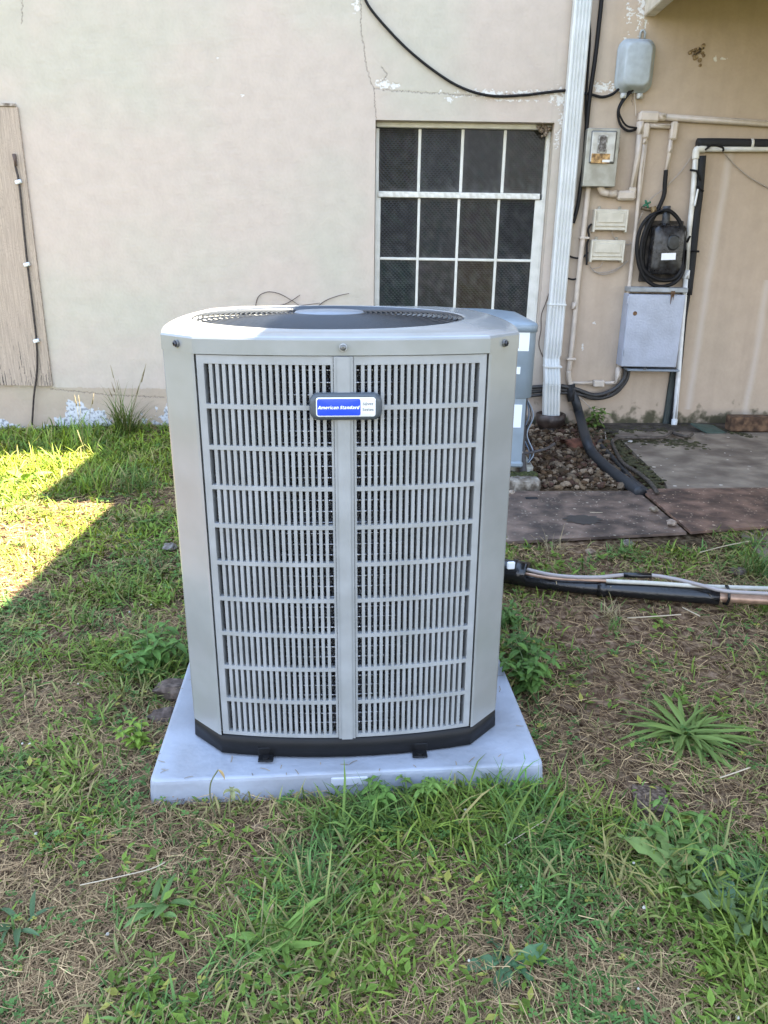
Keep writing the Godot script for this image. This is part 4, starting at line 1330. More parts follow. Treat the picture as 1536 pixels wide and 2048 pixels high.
	o = Vector3(1.278, 1.576, -5.350)
	part.call("pipe", [Vector3(1.269, 1.586, -5.320), Vector3(1.268, 1.444, -5.320), Vector3(1.263, 1.200, -5.320), Vector3(1.259, 0.964, -5.320), Vector3(1.260, 0.754, -5.320), Vector3(1.258, 0.556, -5.320), Vector3(1.252, 0.403, -5.320)], 0.017, cc, o, painted, 3)
	part.call("elbow", [Vector3(1.250, 0.414, -5.315), Vector3(1.258, 0.359, -5.315), Vector3(1.277, 0.311, -5.315)], 0.018, cc, o, painted, 3)
	part.call("coupling", [Vector3(1.252, 0.868, -5.320), Vector3(1.249, 0.826, -5.320)], 0.020, cc, o, painted)
	for p in [[Vector3(1.272, 1.274, -5.320), 0], [Vector3(1.260, 0.495, -5.320), 0]]:
		obj("strap", box(p[0] - o, Vector3(0.062, 0.014, 0.045), 0.003), painted, cc)
	# small cream telephone panels
	var cream := mat(Color(0.55, 0.50, 0.40), 0.5, 0, "faint", 3.0)
	for q in [[Vector3(1.427, 1.387, -5.350), "upper of two small cream telephone panels right of the downpipe"], [Vector3(1.427, 1.202, -5.350), "lower of two small cream telephone panels right of the downpipe"]]:
		var t: Node3D = thing("telephone_panel", q[1], "panel", q[0], 0.0, "small cream panels")
		obj("body", box(Vector3(0, 0, 0.025), Vector3(0.215, 0.125, 0.05), 0.006), cream, t)
		obj("lid_panel", box(Vector3(0.0, 0.012, 0.052), Vector3(0.165, 0.060, 0.008), 0.003), cream, t)
		obj("ridge", box(Vector3(0, -0.036, 0.052), Vector3(0.195, 0.008, 0.012), 0.002), cream, t)
		for s in [-1, 1]:
			obj("side_flange", box(Vector3(s * 0.103, -0.008, 0.03), Vector3(0.012, 0.138, 0.064), 0.003), cream, t)
		obj("bottom_lip", box(Vector3(0, -0.058, 0.05), Vector3(0.205, 0.012, 0.02), 0.003), cream, t)
		for x in [-0.07, 0.062]:
			obj("lug", box(Vector3(x, 0.07, 0.008), Vector3(0.018, 0.022, 0.012), 0.003), steel, t)
	wire_thing("panel_cable", "short black cable from the upper telephone panel down past the lower one", [Vector3(1.312, 1.360, -5.320), Vector3(1.292, 1.329, -5.320), Vector3(1.304, 1.278, -5.320), Vector3(1.295, 1.231, -5.320), Vector3(1.305, 1.107, -5.320)], 0.007, black)
	wire_thing("panel_cable", "black cable curving from behind the downpipe to the lower telephone panel", [Vector3(1.185, 1.162, -5.320), Vector3(1.225, 1.150, -5.320), Vector3(1.274, 1.154, -5.320), Vector3(1.307, 1.185, -5.320)], 0.006, black)
	wire_thing("panel_cable", "short black cable end beside the downpipe below the telephone panels", [Vector3(1.191, 1.021, -5.320), Vector3(1.225, 1.015, -5.320), Vector3(1.254, 1.022, -5.320)], 0.006, black)
	var greyw := mat(Color(0.33, 0.28, 0.23), 0.6)
	wire_thing("thin_wire", "thin tan wire drooping below the lower telephone panel to the conduit", [Vector3(1.323, 1.114, -5.330), Vector3(1.353, 1.076, -5.330), Vector3(1.419, 1.049, -5.330), Vector3(1.499, 1.072, -5.330), Vector3(1.559, 1.117, -5.330), Vector3(1.577, 1.139, -5.330)], 0.0035, greyw)
	wire_thing("thin_wire", "second thin tan wire, looping closer under the lower telephone panel", [Vector3(1.412, 1.128, -5.325), Vector3(1.396, 1.096, -5.325), Vector3(1.351, 1.083, -5.325), Vector3(1.366, 1.064, -5.325), Vector3(1.449, 1.065, -5.325), Vector3(1.527, 1.098, -5.325), Vector3(1.569, 1.136, -5.325)], 0.003, greyw)
	wire_thing("thin_wire", "thin tan wire between the upper telephone panel and the conduit", [Vector3(1.447, 1.326, -5.330), Vector3(1.468, 1.283, -5.330), Vector3(1.511, 1.253, -5.330), Vector3(1.571, 1.239, -5.330), Vector3(1.606, 1.273, -5.330)], 0.003, greyw)
	wire_thing("thin_wire", "thin brown wire slanting from the white pipe down past the conduit", [Vector3(1.902, 1.770, -5.320), Vector3(1.840, 1.673, -5.320), Vector3(1.757, 1.584, -5.320), Vector3(1.685, 1.524, -5.320), Vector3(1.650, 1.473, -5.320), Vector3(1.609, 1.358, -5.320), Vector3(1.604, 1.267, -5.320)], 0.0035, greyw)
	wire_thing("thin_wire", "thin brown wire sagging across the bare wall at the right edge", [Vector3(2.086, 1.808, -5.330), Vector3(2.184, 1.723, -5.330), Vector3(2.291, 1.652, -5.330), Vector3(2.416, 1.595, -5.330), Vector3(2.532, 1.552, -5.330)], 0.004, greyw)
	wire_thing("thin_wire", "dark thin wire wandering down the wall right of the window", [Vector3(1.085, 0.951, -5.340), Vector3(1.060, 0.857, -5.340), Vector3(1.039, 0.782, -5.340), Vector3(1.044, 0.683, -5.340), Vector3(1.038, 0.583, -5.340), Vector3(1.080, 0.489, -5.340)], 0.003, mat(Color(0.06, 0.04, 0.03), 0.7))
	# coil of black cable and the dark meter housing
	wire_thing("hanging_cable", "black cable hanging from the thin conduit into the coil", [Vector3(1.748, 1.686, -5.315), Vector3(1.751, 1.613, -5.315), Vector3(1.755, 1.540, -5.315), Vector3(1.732, 1.465, -5.315), Vector3(1.688, 1.359, -5.315), Vector3(1.665, 1.237, -5.315), Vector3(1.674, 1.113, -5.315), Vector3(1.717, 1.057, -5.315)], 0.014, black)
	wire_thing("cable_coil", "coil of thick black cable looped around the dark meter housing", [Vector3(1.746, 1.439, -5.250), Vector3(1.661, 1.411, -5.250), Vector3(1.612, 1.342, -5.250), Vector3(1.598, 1.251, -5.250), Vector3(1.612, 1.160, -5.250), Vector3(1.649, 1.068, -5.250), Vector3(1.713, 1.003, -5.250), Vector3(1.787, 0.982, -5.250), Vector3(1.869, 1.005, -5.250), Vector3(1.913, 1.062, -5.250), Vector3(1.917, 1.149, -5.250), Vector3(1.897, 1.271, -5.250), Vector3(1.857, 1.375, -5.250), Vector3(1.791, 1.437, -5.250), Vector3(1.739, 1.442, -5.250), Vector3(1.672, 1.399, -5.250), Vector3(1.634, 1.297, -5.250), Vector3(1.630, 1.175, -5.250), Vector3(1.671, 1.074, -5.250), Vector3(1.776, 1.023, -5.250), Vector3(1.871, 1.037, -5.250), Vector3(1.912, 1.118, -5.250), Vector3(1.912, 1.210, -5.250)], 0.0125, black, "cable", 6)
	var mb_ := thing("meter_housing", "blackened old meter housing with a white tag, framed by the cable coil", "meter", Vector3(1.807, 1.208, -5.350))
	o = Vector3(1.807, 1.208, -5.350)
	var sooty := mat(Color(0.045, 0.045, 0.048), 0.27, 0.2, "dirty", 6.0, "fine_n", 0.4)
	obj("backplate", box(Vector3(1.806, 1.217, -5.350) - o + Vector3(-0.02, -0.02, 0.012), Vector3(0.245, 0.38, 0.024), 0.004), mat(Color(0.075, 0.062, 0.05), 0.8, 0, "dirty", 5.0), mb_)
	obj("body", plate([[0.21, 0.30, 0.02, 0.02], [0.215, 0.305, 0.03, 0.08], [0.205, 0.295, 0.04, 0.10], [0.17, 0.26, 0.05, 0.112]], Vector3(0.0, 0.0, 0.0), 5), sooty, mb_)
	obj("dial_window", plate([[0.075, 0.095, 0.035, 0.11], [0.07, 0.09, 0.033, 0.125], [0.055, 0.075, 0.025, 0.126]], Vector3(0.02, 0.045, 0), 5), mat(Color(0.022, 0.025, 0.025), 0.45, 0, "dirty", 9.0), mb_)
	obj("white_tag", box(Vector3(1.806, 1.169, -5.235) - o, Vector3(0.092, 0.042, 0.002), 0.0, Basis(Vector3.BACK, 0.04)), mat(Color(0.78, 0.78, 0.78), 0.6), mb_)
	part.call("mast", [Vector3(1.776, 1.345, -5.300), Vector3(1.782, 1.390, -5.300), Vector3(1.777, 1.474, -5.300)], 0.024, mb_, o, mat(Color(0.11, 0.12, 0.135), 0.5, 0.2, "dirty", 8.0))
	part.call("mast_nut", [Vector3(1.777, 1.336, -5.300), Vector3(1.779, 1.369, -5.300)], 0.032, mb_, o, sooty)
	# garden tap
	var tap := thing("garden_tap", "small brass garden tap with a green handle above the cable coil", "tap", Vector3(1.654, 1.463, -5.350))
	o = Vector3(1.654, 1.463, -5.350)
	part.call("spout", [Vector3(1.619, 1.460, -5.310), Vector3(1.675, 1.452, -5.310), Vector3(1.713, 1.453, -5.310)], 0.012, tap, o, mat(Color(0.25, 0.20, 0.13), 0.5, 0.5, "dirty", 9.0))
	part.call("nut", [Vector3(1.689, 1.470, -5.300), Vector3(1.701, 1.425, -5.300)], 0.018, tap, o, mat(Color(0.22, 0.15, 0.07), 0.6, 0.4))
	for a in 4:
		obj("handle_lobe", tube([Vector3(-0.01, 0.02, 0.06), Vector3(-0.01 + cos(a * 1.57 + 0.5) * 0.026, 0.02 + sin(a * 1.57 + 0.5) * 0.026, 0.062)], 0.008, 6, 0.006), mat(Color(0.02, 0.12, 0.06), 0.5), tap)
	# big service box
	var sb := thing("service_box", "large flat blue-grey metal service box with rust streaks at its top", "electrical box", Vector3(1.808, 0.694, -5.350))
	o = Vector3(1.808, 0.694, -5.350)
	var sg := mat(Color(0.36, 0.385, 0.45), 0.42, 0.1, "faint", 1.2, "fine_n", 0.2)
	st = mb(true)
	bx(st, Vector3(1.763, 0.698, -5.285), Vector3(0.369, 0.470, 0.130), 0.004)
	body = obj("door", done(st), sg, sb)
	body.position = -o
	obj("top_rim", box(Vector3(1.768, 0.942, -5.285) - o + Vector3(0.0, 0.02, 0.0), Vector3(0.375, 0.030, 0.140), 0.004), mat(Color(0.31, 0.33, 0.345), 0.45, 0.1, "grime", 3.0), sb)
	obj("bottom_rim", box(Vector3(1.799, 0.441, -5.285) - o, Vector3(0.350, 0.014, 0.138), 0.003), mat(Color(0.20, 0.23, 0.26), 0.45, 0.1), sb)
	obj("catch", box(Vector3(1.734, 0.454, -5.212) - o, Vector3(0.02, 0.012, 0.012), 0.002), mat(Color(0.05, 0.05, 0.05), 0.5), sb)
	var rust := mat(Color(0.20, 0.11, 0.05), 0.8, 0, "dirty", 12.0)
	obj("rust_spot", plate([[0.028, 0.028, 0.013, 0.0], [0.026, 0.026, 0.012, 0.001], [0.02, 0.02, 0.009, 0.0012]], Vector3(1.629, 0.811, -5.220) - o, 4), rust, sb)
	st = mb()
	var s0: Vector3 = Vector3(1.858, 0.947, -5.213) - o
	for q in [[0.0, 0.014, 0.03], [-0.006, 0.007, 0.075], [0.008, 0.005, 0.05]]:
		quad(st, s0 + Vector3(q[0] - q[1], 0.01, 0), s0 + Vector3(q[0] + q[1], 0.01, 0), s0 + Vector3(q[0] + q[1] * 0.2, -q[2], -0.003), s0 + Vector3(q[0] - q[1] * 0.2, -q[2], -0.003), Vector3(0, 0, 1))
	obj("rust_streak", done(st), rust, sb)
	for y in [600, 700]:
		obj("hinge", box(o * 0 + (Vector3(1.576, 0.895, -5.230) if y == 600 else Vector3(1.583, 0.555, -5.230)) - o, Vector3(0.012, 0.05, 0.02), 0.003), sg, sb)
	# white drain pipe and black pipe insulation, framing the bare wall
	var wp := thing("white_pipe", "slim white plastic pipe dropping down the wall and turning right at the top", "pipe", Vector3(2.044, 0.042, -5.350))
	o = Vector3(2.044, 0.042, -5.350)
	var pvc := mat(Color(0.70, 0.68, 0.62), 0.4, 0, "grime", 3.0)
	var pvc2 := mat(Color(0.76, 0.77, 0.77), 0.4, 0, "faint", 3.0)
	part.call("pipe", [Vector3(1.917, 1.788, -5.300), Vector3(1.935, 1.512, -5.300), Vector3(1.942, 1.287, -5.300), Vector3(1.960, 1.071, -5.300)], 0.0165, wp, o, pvc)
	part.call("pipe", [Vector3(1.960, 1.071, -5.300), Vector3(1.976, 0.767, -5.300), Vector3(2.002, 0.367, -5.300), Vector3(2.018, 0.078, -5.300)], 0.0165, wp, o, pvc2)
	part.call("pipe", [Vector3(1.939, 1.808, -5.300), Vector3(2.687, 1.819, -5.300)], 0.0165, wp, o, pvc)
	part.call("elbow", [Vector3(1.919, 1.751, -5.300), Vector3(1.916, 1.793, -5.300), Vector3(1.929, 1.808, -5.300), Vector3(1.970, 1.809, -5.300)], 0.022, wp, o, pvc, 4)
	part.call("coupling", [Vector3(1.961, 1.086, -5.300), Vector3(1.962, 1.033, -5.300)], 0.022, wp, o, pvc2)
	part.call("end_elbow", [Vector3(2.016, 0.095, -5.300), Vector3(2.017, 0.060, -5.300), Vector3(2.016, 0.042, -5.300)], 0.021, wp, o, pvc2)
	var bi := thing("insulated_pipe", "black foam-wrapped pipe beside the white plastic pipe, taped at intervals", "pipe", Vector3(2.027, 0.042, -5.350))
	o = Vector3(2.027, 0.042, -5.350)
	var foam := mat(Color(0.012, 0.012, 0.013), 0.8, 0, "grime", 5.0, "fine_n", 0.4)
	part.call("wrap", [Vector3(1.958, 1.769, -5.310), Vector3(1.971, 1.572, -5.310), Vector3(1.975, 1.394, -5.310), Vector3(1.985, 1.149, -5.310), Vector3(1.991, 0.928, -5.310)], 0.028, bi, o, foam, 3)
	part.call("wrap", [Vector3(1.993, 0.944, -5.315), Vector3(1.992, 0.766, -5.315), Vector3(2.004, 0.467, -5.315), Vector3(2.006, 0.049, -5.315)], 0.018, bi, o, foam, 3)
	part.call("wrap", [Vector3(1.917, 1.842, -5.305), Vector3(2.029, 1.844, -5.305), Vector3(2.247, 1.844, -5.305), Vector3(2.685, 1.842, -5.305)], 0.028, bi, o, foam, 3)
	for q in [[Vector3(1.887, 1.685, -5.280), Vector3(1.931, 1.680, -5.280), Vector3(1.958, 1.628, -5.280)], [Vector3(1.944, 1.593, -5.280), Vector3(1.990, 1.562, -5.280)], [Vector3(1.963, 1.205, -5.280), Vector3(2.015, 1.202, -5.280)], [Vector3(1.933, 1.277, -5.280), Vector3(1.943, 1.296, -5.280), Vector3(1.929, 1.256, -5.280)]]:
		part.call("tie", q, 0.007, bi, o, black)
	part.call("white_scrap", [Vector3(1.951, 1.575, -5.275), Vector3(1.948, 1.534, -5.275), Vector3(1.944, 1.475, -5.275)], 0.006, bi, o, pvc2, 3)
	part.call("loose_wire", [Vector3(1.963, 1.801, -5.280), Vector3(2.006, 1.829, -5.280), Vector3(2.070, 1.816, -5.280), Vector3(2.077, 1.794, -5.280)], 0.006, bi, o, black, 4)
	part.call("tape", [Vector3(2.247, 1.844, -5.305), Vector3(2.263, 1.845, -5.305)], 0.029, bi, o, pvc)
	var strip := thing("metal_strip", "dark green metal strip standing under the service box", "strip", Vector3(1.978, 0.219, -5.350))
	obj("strip", box(Vector3(0, 0, 0.012), Vector3(0.05, 0.42, 0.02), 0.003, Basis(Vector3.BACK, -0.015)), mat(Color(0.035, 0.048, 0.045), 0.6, 0, "grime", 3.0), strip)
	# bundle of black cables sweeping from the box behind the downpipe to the older unit
	for q in [[[Vector3(1.637, 0.436, -5.300), Vector3(1.626, 0.361, -5.300), Vector3(1.561, 0.291, -5.300), Vector3(1.444, 0.254, -5.300), Vector3(1.303, 0.294, -5.300), Vector3(1.197, 0.313, -5.300), Vector3(1.095, 0.308, -5.300), Vector3(0.958, 0.295, -5.300)], "topmost of the three black cables sweeping from the service box to the older unit", 0.014], [[Vector3(1.661, 0.435, -5.310), Vector3(1.650, 0.353, -5.310), Vector3(1.578, 0.262, -5.310), Vector3(1.450, 0.228, -5.310), Vector3(1.307, 0.268, -5.310), Vector3(1.202, 0.287, -5.310), Vector3(1.099, 0.278, -5.310), Vector3(0.962, 0.262, -5.310)], "middle one of the three black cables sweeping from the service box to the older unit", 0.013], [[Vector3(1.646, 0.435, -5.305), Vector3(1.612, 0.308, -5.305), Vector3(1.500, 0.234, -5.305), Vector3(1.360, 0.252, -5.305), Vector3(1.237, 0.264, -5.305), Vector3(1.100, 0.251, -5.305), Vector3(0.963, 0.235, -5.305)], "lowest of the three black cables sweeping from the service box to the older unit", 0.010]]:
		wire_thing("power_cable", q[1], q[0], q[2], mat(Color(0.035, 0.032, 0.030), 0.55, 0, "grime", 6.0), "cable", 8, 8, "black cables to the older unit")
	# fat black hose leaving the wall and lying on the gravel
	var hose := thing("black_hose", "fat black foam hose slanting from the wall down across the gravel", "hose", Vector3(1.279, 0.300, -5.320))
	o = Vector3(1.279, 0.300, -5.320)
	var hp: Array = [Vector3(1.275, 0.300, -5.320), Vector3(1.316, 0.202, -5.290), Vector3(1.339, 0.110, -5.230), Vector3(1.213, 0.121, -4.549), Vector3(1.222, 0.071, -4.419), Vector3(1.236, 0.056, -4.197), Vector3(1.261, 0.051, -3.965), Vector3(1.288, 0.052, -3.690)]
	for i in hp.size(): hp[i] -= o
	obj("hose", tube(smooth_path(hp), 0.030, 12), mat(Color(0.022, 0.024, 0.028), 0.6, 0, "grime", 5.0), hose)
	obj("torn_end", tube([hp[0] + Vector3(-0.005, 0.02, 0), hp[0] + Vector3(0.02, -0.09, 0.02)], 0.034, 10), mat(Color(0.03, 0.03, 0.032), 0.8, 0, "dirty", 9.0), hose)
	wire_thing("ground_cable", "grey-black cable along the concrete's edge beside the fat hose", [Vector3(1.388, 0.044, -4.826), Vector3(1.358, 0.043, -4.746), Vector3(1.346, 0.043, -4.417), Vector3(1.335, 0.043, -4.127), Vector3(1.329, 0.043, -3.906), Vector3(1.339, 0.043, -3.739)], 0.014, mat(Color(0.05, 0.047, 0.045), 0.6, 0, "dirty", 7.0))
	wire_thing("ground_cable", "thin brown-grey cable curling over the mossy concrete edge", [Vector3(1.999, 0.079, -4.913), Vector3(1.941, 0.078, -4.843), Vector3(1.886, 0.077, -4.913), Vector3(1.899, 0.077, -5.000), Vector3(1.792, 0.075, -4.830), Vector3(1.624, 0.073, -4.803), Vector3(1.497, 0.070, -4.803), Vector3(1.427, 0.069, -4.723), Vector3(1.391, 0.069, -4.558), Vector3(1.344, 0.068, -4.214), Vector3(1.366, 0.068, -4.010), Vector3(1.373, 0.068, -3.823), Vector3(1.353, 0.068, -3.651)], 0.011, mat(Color(0.10, 0.08, 0.062), 0.7, 0, "dirty", 8.0))
	wire_thing("thin_wire", "thin tan wire trailing from the hose's wall end to the patio weed", [Vector3(1.307, 0.268, -5.310), Vector3(1.400, 0.184, -5.300), Vector3(1.469, 0.114, -5.270), Vector3(1.503, 0.046, -5.200), Vector3(1.412, 0.054, -4.812)], 0.003, greyw)
	# things at the foot of the wall
	var wood := thing("wood_block", "short brown timber offcut lying against the wall at the right edge", "timber", Vector3(2.462, 0.062, -5.106))
	obj("timber", box(Vector3(0.07, 0.055, 0), Vector3(0.46, 0.10, 0.09), 0.006, Basis(Vector3.UP, 0.03)), mat(Color(0.15, 0.085, 0.045), 0.85, 0, "dirty", 4.0), wood)
	var slate := thing("slate_piece", "broken dark green slate lying at the wall's foot beside the white pipe", "slate", Vector3(2.169, 0.067, -5.094))
	st = mb(true)
	var sp := [Vector3(-0.10, 0.035, -0.05), Vector3(0.06, 0.02, -0.07), Vector3(0.11, -0.005, 0.05), Vector3(-0.03, 0.0, 0.06)]
	quad(st, sp[0], sp[1], sp[2], sp[3], Vector3.UP)
	for i in 4: quad(st, sp[i], sp[(i + 1) % 4], sp[(i + 1) % 4] + Vector3(0, -0.01, 0), sp[i] + Vector3(0, -0.01, 0), sp[i] + sp[(i + 1) % 4])
	obj("slab", done(st), mat(Color(0.045, 0.075, 0.06), 0.6, 0, "grime", 6.0), slate)

func line_set() -> void:
	var t := thing("line_set", "thick black insulated copper line running from the newer unit to the right", "pipe", Vector3(0.771, 0.013, -2.622))
	var o: Vector3 = Vector3(0.771, 0.013, -2.622)
	var tape := mat(Color(0.010, 0.010, 0.011), 0.22, 0, "faint", 8.0, "rough_n", 0.5)
	var copper := mat(Color(0.42, 0.27, 0.19), 0.4, 0.5, "grime", 8.0)
	var part := func(called: String, pts: Array, r: float, m: Material, n := 4, sides := 12) -> MeshInstance3D:
		var l: Array = []
		for p in pts: l.append(p - o)
		return obj(called, tube(smooth_path(l, n), r, sides), m, t)
	part.call("insulation", [Vector3(0.365, 0.051, -2.672), Vector3(0.539, 0.054, -2.589), Vector3(0.675, 0.056, -2.545), Vector3(0.802, 0.059, -2.515), Vector3(0.944, 0.061, -2.486), Vector3(1.168, 0.065, -2.445)], 0.028, tape)
	part.call("insulation_end", [Vector3(0.362, 0.076, -2.661), Vector3(0.454, 0.078, -2.619), Vector3(0.520, 0.079, -2.596)], 0.042, tape, 2, 16)
	part.call("insulation", [Vector3(0.15, 0.20, -2.29), Vector3(0.20, 0.17, -2.42), Vector3(0.28, 0.10, -2.56), Vector3(0.370, 0.076, -2.647), Vector3(0.406, 0.077, -2.632)], 0.03, tape, 4, 12)
	part.call("end_ring", [Vector3(0.479, 0.078, -2.614), Vector3(0.493, 0.078, -2.609)], 0.045, tape, 2, 16)
	part.call("end_ring", [Vector3(0.515, 0.079, -2.600), Vector3(0.530, 0.079, -2.591)], 0.040, tape, 2, 16)
	part.call("tape_band", [Vector3(0.769, 0.058, -2.524), Vector3(0.799, 0.059, -2.515)], 0.033, tape, 2, 12)
	part.call("copper_pipe", [Vector3(1.157, 0.065, -2.445), Vector3(1.239, 0.066, -2.433), Vector3(1.495, 0.070, -2.394)], 0.017, copper)
	part.call("liquid_line", [Vector3(0.514, 0.089, -2.568), Vector3(0.597, 0.090, -2.528), Vector3(0.770, 0.093, -2.506), Vector3(0.795, 0.094, -2.502)], 0.006, copper, 3, 8)
	part.call("liquid_line", [Vector3(0.790, 0.093, -2.502), Vector3(0.940, 0.096, -2.485), Vector3(1.139, 0.099, -2.456), Vector3(1.505, 0.106, -2.427)], 0.008, mat(Color(0.50, 0.47, 0.40), 0.5, 0, "faint", 6.0), 3, 8)
	part.call("control_wire", [Vector3(0.517, 0.099, -2.586), Vector3(0.598, 0.100, -2.536), Vector3(0.682, 0.102, -2.514), Vector3(0.771, 0.103, -2.514), Vector3(0.859, 0.105, -2.532), Vector3(0.954, 0.106, -2.532), Vector3(1.030, 0.108, -2.497), Vector3(1.099, 0.109, -2.446), Vector3(1.165, 0.110, -2.397), Vector3(1.302, 0.112, -2.377), Vector3(1.461, 0.115, -2.346)], 0.007, mat(Color(0.30, 0.265, 0.25), 0.5), 5, 8)
	part.call("wire_joint", [Vector3(0.858, 0.106, -2.530), Vector3(0.955, 0.107, -2.525)], 0.010, tape, 2, 8)
	var tie: Array = []
	for k in 9:
		var a := TAU * k / 8
		tie.append(Vector3(1.190, 0.075, -2.440) + Vector3(0.0, cos(a) * 0.034, sin(a) * 0.030))
	part.call("cable_tie", tie, 0.005, tape, 1, 5)
	obj("white_tag", box(Vector3(0.461, 0.120, -2.567) - o, Vector3(0.028, 0.028, 0.012), 0.003, Basis(Vector3.UP, 0.2)), mat(Color(0.75, 0.77, 0.77), 0.5), t)

# ------------------------------------------------------------------ gravel, grass, weeds
func stone_mesh(s: int) -> ArrayMesh:
	var n := FastNoiseLite.new()
	n.seed = s
	n.frequency = 0.9
	var src := SphereMesh.new()
	src.radial_segments = 9
	src.rings = 5
	src.radius = 0.5
	src.height = 1.0
	var a := src.get_mesh_arrays()
	var v: PackedVector3Array = a[Mesh.ARRAY_VERTEX]
	for i in v.size(): v[i] = v[i] * (1.0 + 0.5 * n.get_noise_3dv(v[i] * 1.6)) * Vector3(1, 0.62, 0.8)
	var st := mb(true)
	var idx: PackedInt32Array = a[Mesh.ARRAY_INDEX]
	for i in idx: st.add_vertex(v[i])
	st.generate_normals()
	return st.commit()

func scatter(called: String, mesh: Mesh, m: Material, at: Array, colours: Array, parent: Node) -> void:
	var mm := MultiMesh.new()
	mm.transform_format = MultiMesh.TRANSFORM_3D
	mm.use_colors = true
	mm.mesh = mesh
	mm.instance_count = at.size()
	for i in at.size():
		mm.set_instance_transform(i, at[i])
		mm.set_instance_color(i, colours[i])
	var o := MultiMeshInstance3D.new()
	o.name = called
	o.multimesh = mm
	o.material_override = m
	o.set_meta("kind", "stuff")
	parent.add_child(o, true)

func gravel() -> void:
	var g := Node3D.new()
	g.name = "gravel"
	add_child(g)
	tag(g, "brown and tan river gravel between the older unit and the patio", "gravel", "", "stuff")
	var poly := PackedVector2Array()
	for p in [Vector3(0.706, 0.012, -3.752), Vector3(1.318, 0.022, -3.751), Vector3(1.379, 0.023, -4.269), Vector3(1.421, 0.024, -4.800), Vector3(1.52, 0, ZW), Vector3(0.74, 0, ZW), Vector3(0.78, 0, -4.0)]: poly.append(Vector2(p.x, p.z))
	var m := leafy(0.0, 0.8)
	for k in 5:
		var at: Array = []
		var cs: Array = []
		while at.size() < 620:
			var x := rng.randf_range(0.7, 1.6)
			var z := rng.randf_range(ZW, -3.84)
			if not Geometry2D.is_point_in_polygon(Vector2(x, z), poly): continue
			var s := 0.012 + 0.036 * pow(rng.randf(), 2.6)
			if at.size() < 200: s = rng.randf_range(0.008, 0.015)
			var b := Basis.from_euler(Vector3(rng.randfn(0, 0.35), rng.randf() * TAU, rng.randfn(0, 0.35))).scaled(Vector3(s, s, s) * rng.randf_range(0.9, 1.4))
			at.append(Transform3D(b, Vector3(x, 0.017 * x + 0.004 + rng.randf() * 0.016, z)))
			var c: Color = [Color(0.13, 0.085, 0.05), Color(0.18, 0.12, 0.075), Color(0.10, 0.07, 0.05), Color(0.24, 0.18, 0.12), Color(0.15, 0.09, 0.07), Color(0.36, 0.29, 0.22)][mini(rng.randi() % 7, 5)]
			cs.append(c * Color(1.0, 0.92, 0.82) * rng.randf_range(0.3, 0.75))
		scatter("stones", stone_mesh(100 + k), m, at, cs, g)
	# loose stones that lie apart
	for q in [[Vector3(1.262, 0.051, -3.419), 0.045, "small round tan stone on the seam between the cover boards", Color(0.28, 0.23, 0.17)], [Vector3(1.277, 0.052, -3.227), 0.05, "pale split stone near the front end of the board seam", Color(0.42, 0.34, 0.27)], [Vector3(0.853, 0.014, -2.952), 0.05, "tan pebble in the dirt just before the grey cover board", Color(0.30, 0.22, 0.15)], [Vector3(1.034, 0.018, -3.042), 0.055, "grey-brown pebble at the front edge of the cover boards", Color(0.22, 0.19, 0.16)], [Vector3(1.368, 0.023, -2.738), 0.06, "dark round stone in the grass above the insulated line", Color(0.12, 0.09, 0.07)], [Vector3(0.640, 0.031, -3.714), 0.035, "pale pebble beside the loose concrete brick", Color(0.45, 0.38, 0.30)], [Vector3(1.549, 0.056, -4.758), 0.025, "white pebble on the mossy patio corner", Color(0.7, 0.68, 0.64)], [Vector3(-0.895, -0.015, -2.996), 0.06, "grey stone in the grass left of the newer unit", Color(0.22, 0.20, 0.18)], [Vector3(-0.588, -0.010, -1.879), 0.10, "rough brown clod against the pad's left edge", Color(0.15, 0.11, 0.085)], [Vector3(-0.582, -0.010, -1.770), 0.07, "smaller brown clod at the pad's left edge", Color(0.14, 0.10, 0.08)]]:
		var s := MeshInstance3D.new()
		var o := obj("stone", stone_mesh(int(q[1] * 5000)), mat(q[3], 0.85, 0, "dirty", 12.0))
		o.transform = Transform3D(Basis(Vector3.UP, q[1] * 90).scaled(Vector3(1.2, 0.9, 1.0) * q[1]), q[0] + Vector3(0, q[1] * 0.2, 0))
		tag(o, q[2], "stone")
		s.free()
	var clod := thing("clay_tile", "flat square piece of dry brown clay lying in the dirt right of the pad", "tile", on_ground(Vector3(0.622, 0.011, -1.457), 0.006))
	var st := mb(true)
	var pts := [Vector3(0.592, 0.010, -1.505) - Vector3(0.622, 0.011, -1.457), Vector3(0.665, 0.011, -1.495) - Vector3(0.622, 0.011, -1.457), Vector3(0.655, 0.011, -1.408) - Vector3(0.622, 0.011, -1.457), Vector3(0.574, 0.010, -1.424) - Vector3(0.622, 0.011, -1.457)]
	quad(st, pts[0] + Vector3.UP * 0.012, pts[1] + Vector3.UP * 0.012, pts[2] + Vector3.UP * 0.010, pts[3] + Vector3.UP * 0.014, Vector3.UP)
	for i in 4: quad(st, pts[i] + Vector3.UP * 0.011, pts[(i + 1) % 4] + Vector3.UP * 0.011, pts[(i + 1) % 4] - Vector3.UP * 0.02, pts[i] - Vector3.UP * 0.02, pts[i] + pts[(i + 1) % 4])
	obj("slab", done(st), mat(Color(0.19, 0.135, 0.095), 0.95, 0, "soil", 4.0, "rough_n", 1.0), clod)

